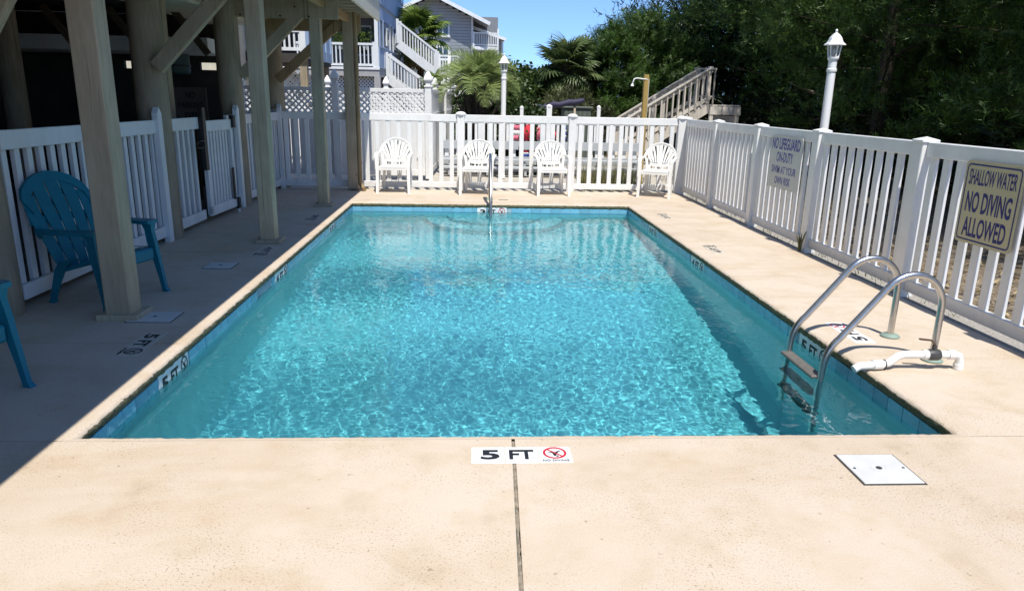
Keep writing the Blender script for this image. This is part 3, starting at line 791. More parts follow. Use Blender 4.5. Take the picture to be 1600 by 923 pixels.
# ================================================================== TEAL RESIN CHAIRS
def teal_chair(loc, rz, label):
    """high-backed slatted lounge chair, faces +X"""
    t = thing('lounge_chair', label, 'lounge chair', loc, rz, 'teal lounge chairs under the house'); t.scale = (.80, .95, 1)
    # seat: slats curved from the front lip down to the back
    prof = [(.36, .335), (.34, .362), (.28, .365), (.15, .335), (.0, .295), (-.14, .265), (-.20, .262)]
    def slat(half_y0, half_y1, y_a, y_b, line, th, name, par):
        m = MB(); n = len(line); vs = []
        for (x, z, sc) in line:
            for yy in (y_a*sc, y_b*sc):
                vs += [(x, yy, z), (x, yy, z-th)]
        fs = []
        for i in range(n-1):
            a = i*4; b = a+4
            fs += [(a, a+2, b+2, b), (a+1, b+1, b+3, a+3), (a, b, b+1, a+1), (a+2, a+3, b+3, b+2)]
        fs += [(0, 1, 3, 2), ((n-1)*4, (n-1)*4+2, (n-1)*4+3, (n-1)*4+1)]
        m.add(vs, fs); return m.build(name, M_TEAL, par, smooth=True, angle=35)
    W = .255; k = 6; g = .016; w = (2*W+g)/k
    seat = MB()
    line = [(x, z, 1.0) for x, z in prof]
    for i in range(k):
        ya = -W+i*w; slat(0, 0, ya, ya+w-g, line[1:], .022, 'seat_slat', t)
    m = MB(); m.box((.345, 0, .315), (.035, .56, .095), .012); m.build('front_apron', M_TEAL, t)
    m = MB(); m.box((.24, 0, .352), (.04, .52, .018), .004); m.box((-.16, 0, .255), (.06, .50, .03), .006); m.build('seat_bands', M_TEAL, t)
    # back: a fan of slats under a scalloped rounded top
    k = 5; rows = 9; tops = [.80, .915, .955, .915, .80]
    for i in range(k):
        c = (i-2)/2.5; line = []
        for r in range(rows):
            u = r/(rows-1); z = .27+u*(tops[i]-.27); x = -.155-.30*(u**1.15)*(tops[i]-.27)/.685
            sc = 1.0+.34*min(1, u*1.25)-.06*max(0, u-.8)*5
            line.append((x, z, sc))
        hw = .0445; yc = (i-2)*.1005
        slat(0, 0, yc-hw, yc+hw, line, .022, 'back_slat', t)
    m = MB()
    for z, x, hw in ((.40, -.215, .26), (.62, -.315, .32)):
        m.box((x-.012, 0, z), (.022, 2*hw, .055), .006)
    # rounded solid crest across the slat heads
    pts = [(-.30, .74), (-.325, .78), (-.29, .85), (-.20, .915), (-.10, .95), (0, .962), (.10, .95), (.20, .915), (.29, .85), (.325, .78), (.30, .74)]
    crest = pts+[(p[0]*.90, p[1]-.075) for p in pts[::-1]]
    Mx = Matrix.Translation((-.378, 0, .02)) @ Matrix(((0, .30*-.43, 1, .43*.30*.80), (1, 0, 0, 0), (0, 1, 0, 0), (0, 0, 0, 1)))
    n = len(pts); vs = []
    for (y, z) in pts: 
        x = -.155-.30*((z-.27)/.685)**1.15
        vs += [(x+.006, y, z), (x-.024, y, z), ]
    for (y, z) in pts:
        zz = z-.07; x = -.155-.30*((zz-.27)/.685)**1.15; vs += [(x+.006, y*.90, zz), (x-.024, y*.90, zz)]
    fs = []
    for i in range(n-1):
        a = 2*i; b = 2*n+2*i
        fs += [(a, a+2, b+2, b), (a+1, b+1, b+3, a+3), (a, a+1, a+3, a+2), (b, b+2, b+3, b+1)]
    m.add(vs, fs); m.build('back_frame', M_TEAL, t, smooth=True, angle=35)
    # arms: broad paddles joined to the front legs by a sloping shoulder
    for s in (-1, 1):
        m = MB(); out = []
        a = [(.37, .235), (.385, .275), (.375, .345), (.33, .365), (.10, .375), (-.12, .362), (-.27, .335), (-.30, .30), (-.26, .275), (-.02, .275), (.15, .255), (.30, .232)]
        poly = [(x, s*y) for x, y in a]
        m.prism(poly, .028, Matrix(((1, 0, 0, 0), (0, 1, 0, 0), (.02, 0, 1, .545), (0, 0, 0, 1))))
        m.build('arm', M_TEAL, t)
        # front leg: wide under the arm, narrowing and raking forward to a small foot
        def leg(line, nm):
            m = MB(); vs = []
            for (x, y, z, wx, wy) in line:
                for dx, dy in ((-1, -1), (1, -1), (1, 1), (-1, 1)): vs.append((x+dx*wx, s*y+dy*wy, z))
            fs = []
            for i in range(len(line)-1):
                for q in range(4): fs.append((i*4+q, i*4+(q+1) % 4, i*4+4+(q+1) % 4, i*4+4+q))
            fs += [(0, 3, 2, 1), tuple((len(line)-1)*4+q for q in range(4))]
            m.add(vs, fs); m.build(nm, M_TEAL, t, smooth=True, angle=40)
        leg([(.415, .325, 0, .034, .020), (.400, .322, .03, .024, .016), (.385, .318, .12, .026, .016), (.355, .312, .27, .034, .018), (.325, .308, .40, .045, .020), (.315, .30, .50, .040, .020), (.31, .30, .552, .055, .03)], 'leg')
        leg([(-.29, .245, 0, .032, .020), (-.28, .243, .03, .024, .016), (-.24, .24, .12, .028, .016), (-.16, .245, .25, .045, .018), (-.06, .262, .33, .06, .016), (.10, .275, .36, .05, .014), (.30, .285, .365, .04, .014)], 'leg')
    # posts from the arm to the back
        m = MB(); m.bar((-.25, s*.30, .55), (-.275, s*.26, .52), .05, .06); m.build('arm_joint', M_TEAL, t)
    return t
teal_chair((-2.885, 5.575, 0), math.radians(-17), 'teal slatted lounge chair standing whole in the shade behind the nearest post')
teal_chair((-2.80, 3.56, 0), math.radians(-17), 'teal lounge chair cut off by the left frame edge, nearest the camera')

# ================================================================== WHITE RESIN CHAIRS
def white_chair(loc, rz, label):
    """monobloc armchair with a fan of slats in a round back; faces -Y"""
    t = thing('resin_chair', label, 'plastic chair', loc, rz, 'white plastic chairs by the far fence')
    ZS = .42
    m = MB(); poly = [(-.235, -.23), (-.20, -.255), (.20, -.255), (.235, -.23), (.20, .20), (.15, .225), (-.15, .225), (-.20, .20)]
    m.prism(poly, .022, Matrix.Translation((0, 0, ZS))); m.prism([(x, y) for x, y in ((-.225, -.252), (.225, -.252), (.215, -.235), (-.215, -.235))], .055, Matrix.Translation((0, 0, ZS-.035)))
    m.build('seat', M_RESIN, t)
    # hoop of the back, leaning backwards; seen from the front a round arch that runs down into the arms
    def bp(y_ang, r=1.0):
        return None
    def back(xx, zz): return Vector((xx, .20+.16*(zz-ZS)/.46, zz))
    hoop = []
    for i in range(17):
        a = PI*i/16; hoop.append(back(-.262*math.cos(a), .635+.225*math.sin(a)))
    m = MB()
    arm = lambda s: [(s*.275, -.20, .615), (s*.285, -.10, .63), (s*.285, .06, .635), (s*.275, .18, .635)]
    pts = [Vector(p) for p in arm(-1)]+hoop+[Vector(p) for p in arm(1)[::-1]]
    # flat band cross section
    n = len(pts); vs = []; 
    for i, p in enumerate(pts):
        tdir = (pts[min(i+1, n-1)]-pts[max(i-1, 0)]).normalized()
        nb = Vector((0, 1, .3)).normalized() if 3 < i < n-4 else Vector((0, 0, 1))
        wd = tdir.cross(nb).normalized()
        hw, ht = (.021, .016) if 3 < i < n-4 else (.030, .013)
        for a, b in ((-1, -1), (1, -1), (1, 1), (-1, 1)): vs.append(p+wd*hw*a+nb*ht*b)
    fs = []
    for i in range(n-1):
        for q in range(4): fs.append((i*4+q, i*4+(q+1) % 4, i*4+4+(q+1) % 4, i*4+4+q))
    fs += [(0, 3, 2, 1), tuple((n-1)*4+q for q in range(4))]
    m.add(vs, fs); m.build('arm_hoop', M_RESIN, t, smooth=True, angle=50)
    # fan slats
    for k in range(9):
        u = (k-4)/4; a = PI/2-u*1.18
        top = back(.25*math.cos(a), .64+.215*math.sin(a)); bot = back(u*.135, .545); mid = back(u*.19, .545+(top.z-.545)*.5)
        m = MB(); vs = []
        for p, hw in ((bot, .0115), (mid, .0155), (top, .019)):
            for a_, b_ in ((-1, -1), (1, -1), (1, 1), (-1, 1)): vs.append(p+Vector((hw*a_, .006*b_, 0)))
        fs = []
        for i in range(2):
            for q in range(4): fs.append((i*4+q, i*4+(q+1) % 4, i*4+4+(q+1) % 4, i*4+4+q))
        fs += [(0, 3, 2, 1), (8, 9, 10, 11)]
        m.add(vs, fs); m.build('back_slat', M_RESIN, t)
    m = MB(); m.prism([(-.165, .545), (-.10, .535), (0, .53), (.10, .535), (.165, .545), (.175, .50), (.10, .485), (0, .478), (-.10, .485), (-.175, .50)], .016, Matrix.Translation((0, .245, 0)) @ Matrix.Rotation(PI/2, 4, 'X')); m.build('lower_back_band', M_RESIN, t)
    for x in (-.17, -.06, .06, .17):
        m = MB(); m.bar((x, .205, ZS+.01), (x, .236, .50), .014 if abs(x) < .1 else .03, .012); m.build('back_stay', M_RESIN, t)
    for s in (-1, 1):
        def leg(line, nm='leg'):
            m = MB(); vs = []
            for (x, y, z, wx, wy) in line:
                for dx, dy in ((-1, -1), (1, -1), (1, 1), (-1, 1)): vs.append((s*x+dx*wx, y+dy*wy, z))
            fs = []
            for i in range(len(line)-1):
                for q in range(4): fs.append((i*4+q, i*4+(q+1) % 4, i*4+4+(q+1) % 4, i*4+4+q))
            fs += [(0, 3, 2, 1), tuple((len(line)-1)*4+q for q in range(4))]
            m.add(vs, fs); m.build(nm, M_RESIN, t, smooth=True, angle=40)
        leg([(.262, -.275, 0, .022, .017), (.258, -.262, .2, .024, .020), (.255, -.25, .42, .026, .024), (.268, -.225, .60, .026, .030), (.275, -.20, .62, .03, .03)])
        leg([(.225, .275, 0, .020, .016), (.21, .245, .2, .024, .018), (.195, .21, .42, .03, .02), (.215, .225, .52, .02, .014), (.235, .25, .62, .018, .012)])
        m = MB(); m.prism([(-.24, ZS), (.19, ZS), (.19, ZS-.03), (.02, ZS-.05), (-.20, ZS-.06)], .014, Matrix(((0, 0, 1, s*.225-.007), (1, 0, 0, 0), (0, 1, 0, 0), (0, 0, 0, 1)))); m.build('side_skirt', M_RESIN, t)
    return t
white_chair((-1.33, 12.37, 0), math.radians(0), 'white plastic chair nearest the house, leftmost of the four by the far fence')
white_chair((0.07, 12.28, 0), math.radians(-5), 'white plastic chair right behind the pool grab rail')
white_chair((1.34, 12.32, 0), math.radians(2), 'white plastic chair between the grab rail and the corner chair')
white_chair((3.13, 12.24, 0), math.radians(-22), 'white plastic chair turned at an angle in the far right corner')
# ================================================================== LADDER, GRAB RAIL, PIPE
def arc(c, r, a0, a1, n, y):
    return [Vector((c[0]+r*math.cos(a0+(a1-a0)*i/n), y, c[1]+r*math.sin(a0+(a1-a0)*i/n))) for i in range(n+1)]
M_TREAD = simple('grey_ladder_tread', (.13, .12, .105), .6, .2, 30)
def build_ladder():
    t = thing('pool_ladder', 'stainless steel pool ladder with two arched handrails on the right edge', 'ladder', (0, 0, 0))
    for y in (4.17, 4.65):
        pts = [Vector((2.925, y, 0)), Vector((2.925, y, .36))]
        pts += arc((2.725, .36), .20, 0, PI*.80, 12, y)[1:]          # the high bend
        p = pts[-1]; pts += [Vector((2.30, y, .145))]
        # low bend into the water
        for k in range(1, 7):
            u = k/6; pts.append(Vector((2.30-.085*math.sin(u*1.4), y, .145-.10*u-.10*u*u)))
        pts += [Vector((2.205, y, -.30)), Vector((2.20, y, -.62)), Vector((2.20, y, -1.0))]
        m = MB(); m.tube(pts, .0215, 14); m.build('handrail', M_STEEL, t, smooth=True, angle=60)
        m = MB(); m.lathe([(.062, 0), (.064, .008), (.052, .018), (.03, .024)], 20, (2.925, y, .001)); m.build('base_collar', M_COLLAR, t, smooth=True, angle=50)
    for z in (-.115, -.42, -.73):
        m = MB(); m.box((2.195, 4.41, z), (.085, .47, .022), .006)
        m.build('tread', M_TREAD, t)
    return t
build_ladder()
def build_grab():
    t = thing('grab_rail', 'single stainless steel grab rail standing in the water at the shallow end', 'grab rail', (0, 0, 0))
    x = .262
    pts = [(x, 11.52, 0), (x, 11.52, .50)]+[(x, 11.37+.15*math.cos(a), .56+.16*math.sin(a)) for a in np.linspace(.05, PI*.62, 8)]
    pts += [(x, 11.12, .60), (x, 10.82, .20), (x, 10.72, .02), (x, 10.68, -.2), (x, 10.68, -.6)]
    m = MB(); m.tube(pts, .023, 14); m.build('handrail', M_STEEL, t, smooth=True, angle=60)
    m = MB(); m.lathe([(.06, 0), (.062, .008), (.05, .018), (.03, .024)], 20, (x, 11.52, .001)); m.build('base_collar', M_COLLAR, t, smooth=True, angle=50)
    m = MB(); m.box((x+.22, 11.50, .003), (.15, .02, .006)); m.build('anchor_strip', M_VALVE, t)
build_grab()
def build_pipe():
    t = thing('filler_pipe', 'white PVC filler pipe with a dark lever valve lying on the deck by the ladder', 'pipe', (0, 0, 0))
    y = 4.02; r = .024
    a = [(2.315, 3.985, .012), (2.35, 3.99, .03), (2.43, 4.0, .035), (2.51, 4.01, .035), (2.545, 4.012, .045), (2.60, 4.02, .085), (2.64, y, .095), (2.78, y, .095)]
    m = MB(); m.tube(a, r, 12); m.build('pipe', M_PVC, t, smooth=True, angle=50)
    m = MB(); m.tube([(2.86, y, .095), (2.96, y, .095), (2.985, y, .088), (2.995, y, .06), (2.995, y, .0)], r, 12); m.build('pipe', M_PVC, t, smooth=True, angle=50)
    for p0, p1 in (((2.435, 4.0, .035), (2.50, 4.01, .035)), ((2.755, y, .095), (2.79, y, .095)), ((2.915, y, .095), (2.955, y, .095)), ((2.995, y, .035), (2.995, y, .002))):
        m = MB(); m.tube([p0, p1], r+.006, 12); m.build('coupling', M_PVC, t, smooth=True, angle=50)
    m = MB(); m.tube([(2.515, 4.01, .035), (2.518, 4.01, .035)], r+.0075, 12); m.build('joint_ring', M_VALVE, t)
    m = MB(); m.tube([(2.785, y, .095), (2.80, y, .095), (2.845, y, .095), (2.86, y, .095)], [.031, .036, .036, .031], 12); m.tube([(2.822, y, .12), (2.822, y, .155)], .014, 8); v = m.build('valve', M_VALVE, t, smooth=True, angle=50)
    m = MB(); m.bar((2.825, y, .155), (2.80, y+.005, .185), .02, .008); m.bar((2.80, y+.005, .185), (2.725, y+.01, .192), .02, .008); m.build('lever', simple('rusty_lever', (.09, .05, .03), .6), v)
build_pipe()

# ================================================================== WARNING SIGNS on the right fence
def sign(name, label, y, z, w, h, mat, lines, ink, border, tilt=0.0):
    t = thing(name, label, 'sign', (RX-.040, y, z), 0, None); t.rotation_euler = (PI/2, tilt, -PI/2)
    # local X along the fence (towards the camera), local Y up, local Z towards the pool
    r = .035
    pl = MB(); poly = []
    for cx, cy, a0 in ((w/2-r, h/2-r, 0), (-w/2+r, h/2-r, PI/2), (-w/2+r, -h/2+r, PI), (w/2-r, -h/2+r, 1.5*PI)):
        for k in range(5): poly.append((cx+r*math.cos(a0+PI/2*k/4), cy+r*math.sin(a0+PI/2*k/4)))
    pl.prism(poly, .004); pl.build('plate', mat, t)
    if border:
        b = MB(); g = .020; th = .012; q = []
        for cx, cy, a0 in ((w/2-g-r, h/2-g-r, 0), (-w/2+g+r, h/2-g-r, PI/2), (-w/2+g+r, -h/2+g+r, PI), (w/2-g-r, -h/2+g+r, 1.5*PI)):
            for k in range(5):
                c_, s_ = math.cos(a0+PI/2*k/4), math.sin(a0+PI/2*k/4); q.append(((cx+r*c_, cy+r*s_, .0048), (cx+(r-th)*c_, cy+(r-th)*s_, .0048)))
        n = len(q); b.add([p for pr in q for p in pr], [(2*i, 2*((i+1) % n), 2*((i+1) % n)+1, 2*i+1) for i in range(n)]); b.build('border', ink, t)
    for tx, wd, ht, yy, xx, bo in lines:
        link('lettering', text_mesh(tx, wd, ht, .001, bo, ink), t, (xx, yy, .0042))
    s = MB()
    for sx in (-1, 1):
        for sy in (-1, 1): s.lathe([(.006, .004), (.005, .007), (0, .0075)], 8, (sx*(w/2-.02), sy*(h/2-.018), 0))
    s.build('screws', M_STEEL, t); return t
sign('warning_sign', 'tan sign reading SHALLOW WATER NO DIVING ALLOWED in dark blue with a rounded border', 4.965, .885, .60, .60, M_SIGNTAN,
     [('SHALLOW WATER', .49, .115, .185, 0, .016), ('NO DIVING', .47, .155, .005, 0, .024), ('ALLOWED', .45, .145, -.178, 0, .022)], M_BLUEINK, True)
sign('lifeguard_sign', 'faded white sign reading NO LIFEGUARD ON-DUTY SWIM AT YOUR OWN RISK', 8.48, .89, .88, .62, M_SIGNGREY,
     [('NO LIFEGUARD', .78, .135, .215, 0, .03), ('ON-DUTY', .46, .12, .06, 0, .02), ('SWIM AT YOUR', .68, .09, -.09, 0, .012), ('OWN RISK', .44, .09, -.215, 0, .012)], M_FADEINK, False)

# ================================================================== LAMP POSTS
def lamp_post(loc, label):
    t = thing('lamp_post', label, 'lamp post', loc, 0, 'white lantern posts beyond the fences'); H = 2.085; q = .76
    m = MB(); m.lathe([(.062, 0), (.062, .05), (.052, .06), (.050, H-.12), (.049, H-.10)], 18); m.build('pole', M_LAMP, t, smooth=True, angle=40)
    m = MB(); m.lathe([(.058, H-.13), (.060, H-.12), (.060, H-.10), (.050, H-.09), (.050, H), (.062, H+.01), (.066, H+.025), (.066, H+.035)], 18); m.build('collar', M_LAMP, t, smooth=True, angle=40)
    z0, z1, r0, r1 = H+.035, H+.035+.2*q, .065*q+.008, .105*q
    fr = MB()
    for k in range(6):
        a = PI/6+PI/3*k; fr.bar((r0*math.cos(a), r0*math.sin(a), z0), (r1*math.cos(a), r1*math.sin(a), z1), .012, .012, (math.cos(a), math.sin(a), 0))
    for z, r in ((z0+.005, r0), (z1-.005, r1)):
        fr.tube([(r*math.cos(PI/6+PI/3*k), r*math.sin(PI/6+PI/3*k), z) for k in range(6)], .007, 6, closed=True)
    lantern = fr.build('lantern_frame', M_LAMP, t)
    for k in range(6):
        a, b = PI/6+PI/3*k, PI/6+PI/3*(k+1); e = .985
        g = MB(); g.add([(r0*e*math.cos(a), r0*e*math.sin(a), z0), (r0*e*math.cos(b), r0*e*math.sin(b), z0), (r1*e*math.cos(b), r1*e*math.sin(b), z1), (r1*e*math.cos(a), r1*e*math.sin(a), z1)], [(0, 1, 2, 3)])
        g.build('pane', M_LGLASS, lantern)
    m = MB(); m.lathe([(a*q, z1+b*q) for a, b in ((.165, -.012), (.160, .004), (.125, .030), (.108, .062), (.095, .10), (.055, .150), (.020, .175), (.016, .19))], 6, ph=PI/6); m.build('lantern_roof', M_LAMP, t)
    m = MB(); m.lathe([(a*q, z1+b*q) for a, b in ((.012, .185), (.020, .197), (.022, .21), (.012, .228), (.0, .232))], 10); m.build('finial', M_LAMP, t, smooth=True)
    m = MB(); m.lathe([(a*q, z0+b*q) for a, b in ((.018, 0), (.018, .05), (.028, .08), (.030, .11), (.0, .145))], 12); m.build('bulb', simple('frosted_bulb', (.6, .6, .58), .4), t, smooth=True)
    return t
lamp_post((4.37, 9.0, .0), 'white lantern post standing close behind the right fence against the dark trees')
lamp_post((0.60, 15.0, -.02), 'white lantern post beyond the far fence in front of the pindo palm')
# ================================================================== GROUND
def mat_ground():
    m, nt, b = new_mat('sandy_litter_ground')
    v = coords(nt, 'Object'); n1 = noise(nt, v, 0.35, 5, 0.6); n2 = noise(nt, v, 9, 6, 0.7); n3 = noise(nt, v, 55, 4, 0.7)
    c = ramp(nt, n2, [(0.3, (0.13, 0.10, 0.07)), (0.5, (0.30, 0.24, 0.165)), (0.7, (0.44, 0.38, 0.30))])
    s = ramp(nt, n1, [(0.42, (0.5, 0.46, 0.4)), (0.6, (1, 1, 1))])
    c = mix(nt, c, s, .6, 'MULTIPLY'); c = mix(nt, c, ramp(nt, n3, [(0.35, (0.45, 0.42, 0.38)), (0.6, (1.1, 1.1, 1.1))]), .8, 'MULTIPLY')
    nt.links.new(c, b.inputs['Base Color']); b.inputs['Roughness'].default_value = 0.95; bump(nt, b, n3, .8, .02); return m
M_GROUND = mat_ground()
M_SAND = simple('pale_sand', (0.46, 0.42, 0.35), 0.95, 0.25, 8, bmp=.5)
M_GRAVEL = simple('grey_gravel', (0.33, 0.31, 0.28), 0.95, 0.45, 60, bmp=1.0)
def build_ground():
    a = (-3.40, 3.58, -3.1, 12.66); z = -0.075; B = 1500
    xs = [-B, -60, -20, a[0], a[1], 20, 60, B]; ys = [-B, -60, -20, a[2], a[3], 20, 60, B]
    vs = [(x, y, z) for y in ys for x in xs]; n = len(xs); fs = []
    for j in range(len(ys)-1):
        for i in range(n-1):
            if i == 3 and j == 3: continue
            fs.append((j*n+i, j*n+i+1, (j+1)*n+i+1, (j+1)*n+i))
    m = MB(); m.add(vs, fs); g = m.build('ground', M_GROUND); tag(g, kind='structure')
    m = MB(); m.box((3.80, 4.6, -.055), (.36, 16.4, .05)); m.add([], []); g2 = m.build('gravel_edge', M_GRAVEL); tag(g2, kind='structure')
    m = MB(); nx = 30; vs = []; fs = []
    m.box((-1.0, 17.2, -.052), (14, 8.9, .03)); g3 = m.build('sand_yard', M_SAND); tag(g3, kind='structure')
build_ground()

# ================================================================== FOLIAGE TOOLS
def leaf_mat(name, dark, light, trans=0.25, rough=0.42):
    m = bpy.data.materials.new(name); m.use_nodes = True; nt = m.node_tree; nt.nodes.clear()
    out = nt.nodes.new('ShaderNodeOutputMaterial'); gi = nt.nodes.new('ShaderNodeNewGeometry')
    c = ramp(nt, gi.outputs['Random Per Island'], [(0.0, dark), (0.7, tuple((a+b)/2 for a, b in zip(dark, light))), (1.0, light)])
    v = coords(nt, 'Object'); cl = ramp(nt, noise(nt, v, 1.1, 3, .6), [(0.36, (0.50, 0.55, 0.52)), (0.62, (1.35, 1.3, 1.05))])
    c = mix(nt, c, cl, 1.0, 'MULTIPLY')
    d = nt.nodes.new('ShaderNodeBsdfDiffuse'); t = nt.nodes.new('ShaderNodeBsdfTranslucent'); g = nt.nodes.new('ShaderNodeBsdfGlossy')
    g.inputs['Roughness'].default_value = rough; g.inputs['Color'].default_value = (.6, .65, .55, 1)
    for s in (d, t): nt.links.new(c, s.inputs['Color'])
    a = nt.nodes.new('ShaderNodeMixShader'); a.inputs[0].default_value = trans; b = nt.nodes.new('ShaderNodeMixShader'); b.inputs[0].default_value = 0.045
    nt.links.new(d.outputs[0], a.inputs[1]); nt.links.new(t.outputs[0], a.inputs[2]); nt.links.new(a.outputs[0], b.inputs[1]); nt.links.new(g.outputs[0], b.inputs[2])
    nt.links.new(b.outputs[0], out.inputs[0]); return m
M_CEDAR = leaf_mat('cedar_foliage', (0.020, 0.050, 0.010), (0.105, 0.190, 0.042))
M_CEDARL = leaf_mat('cedar_foliage_bright', (0.026, 0.064, 0.011), (0.10, 0.19, 0.035), .35)
M_MIDGREEN = leaf_mat('broadleaf_foliage', (0.020, 0.042, 0.012), (0.075, 0.115, 0.030), .3)
M_OLIVE = leaf_mat('dry_scrub_foliage', (0.035, 0.045, 0.018), (0.12, 0.13, 0.05), .3)
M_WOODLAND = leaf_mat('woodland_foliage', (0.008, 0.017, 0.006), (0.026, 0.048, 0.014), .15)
M_PINDO = leaf_mat('pindo_frond', (0.19, 0.26, 0.10), (0.38, 0.45, 0.20), .3, .4)
M_SABAL = leaf_mat('sabal_frond', (0.05, 0.095, 0.018), (0.17, 0.23, 0.055), .3, .4)
M_SABALR = leaf_mat('sabal_frond_grey', (0.055, 0.085, 0.03), (0.17, 0.22, 0.10), .3, .4)
M_DRYFROND = leaf_mat('dry_frond', (0.16, 0.11, 0.045), (0.30, 0.23, 0.10), .2, .6)

def spray_templates(n=6, twigs=11, seed=3, feather=True):
    """feathery cedar sprays along +Z: narrow needles on a bent axis"""
    r = np.random.default_rng(seed); out = []
    for k in range(n):
        tri = []
        bend = r.normal(0, .12, 2)
        def axis(u): return np.array([bend[0]*u*u, bend[1]*u*u, u])
        for i in range(twigs):
            u = .10+.90*i/(twigs-1); p = axis(u*.95)
            for sgn in (0, 1):
                a = r.uniform(0, 2*math.pi); L = (.34*(1-.62*u)+.07)*r.uniform(.7, 1.25); up = r.uniform(.35, .95)
                d = np.array([math.cos(a), math.sin(a), up]); d /= np.linalg.norm(d)
                s = np.cross(d, [0.3, .2, 1]); s /= np.linalg.norm(s); w = r.uniform(.022, .042)
                tri.append([p-s*w*.6, p+s*w*.6, p+d*L])
                q = p+d*L*.45; d2 = d+r.normal(0, .45, 3); d2 /= np.linalg.norm(d2)
                tri.append([q-s*w*.6, q+s*w*.6, q+d2*L*.6])
        out.append(np.array(tri))
    return out
SPRAYS = spray_templates()
COARSE = spray_templates(5, 6, 9)
FINE = [np.array([[a, (a+b)/2+(b-a)*.22, c] if False else [a*.5+b*.5+(a-b)*.46, a*.5+b*.5-(a-b)*.46, c] for a, b, c in t]) for t in spray_templates(6, 12, 13)]
def leaf_templates(n=5, leaves=14, seed=8):
    r = np.random.default_rng(seed); out = []
    for k in range(n):
        tri = []
        for i in range(leaves):
            p = r.normal(0, .28, 3)+[0, 0, .4]; d = r.normal(0, 1, 3); d /= np.linalg.norm(d); s = np.cross(d, r.normal(0, 1, 3)); s /= np.linalg.norm(s)
            L = r.uniform(.16, .28); w = L*.34
            tri.append([p, p+d*L*.5+s*w, p+d*L]); tri.append([p, p+d*L, p+d*L*.5-s*w])
        out.append(np.array(tri))
    return out
LEAFS = leaf_templates()
def scatter(name, pos, dirs, size, templates, mat, r):
    """merge many rotated copies of small templates into one mesh"""
    pos = np.asarray(pos, float); d = np.asarray(dirs, float); d = d/np.linalg.norm(d, axis=1, keepdims=True); n = len(pos)
    ref = r.normal(0, 1, (n, 3)); s = np.cross(d, ref); s /= np.linalg.norm(s, axis=1, keepdims=True); t = np.cross(d, s)
    size = np.broadcast_to(size, n); out = []; ch = r.integers(0, len(templates), n)
    for k, tp in enumerate(templates):
        ix = np.where(ch == k)[0]
        if not len(ix): continue
        B = np.stack([s[ix], t[ix], d[ix]], 1)*size[ix][:, None, None]     # n,3,3
        V = np.einsum('tvc,nck->ntvk', tp, B)+pos[ix][:, None, None, :]
        out.append(V.reshape(-1, 3))
    V = np.concatenate(out); T = np.arange(len(V)).reshape(-1, 3)
    return fast_mesh(name, V, T, mat)

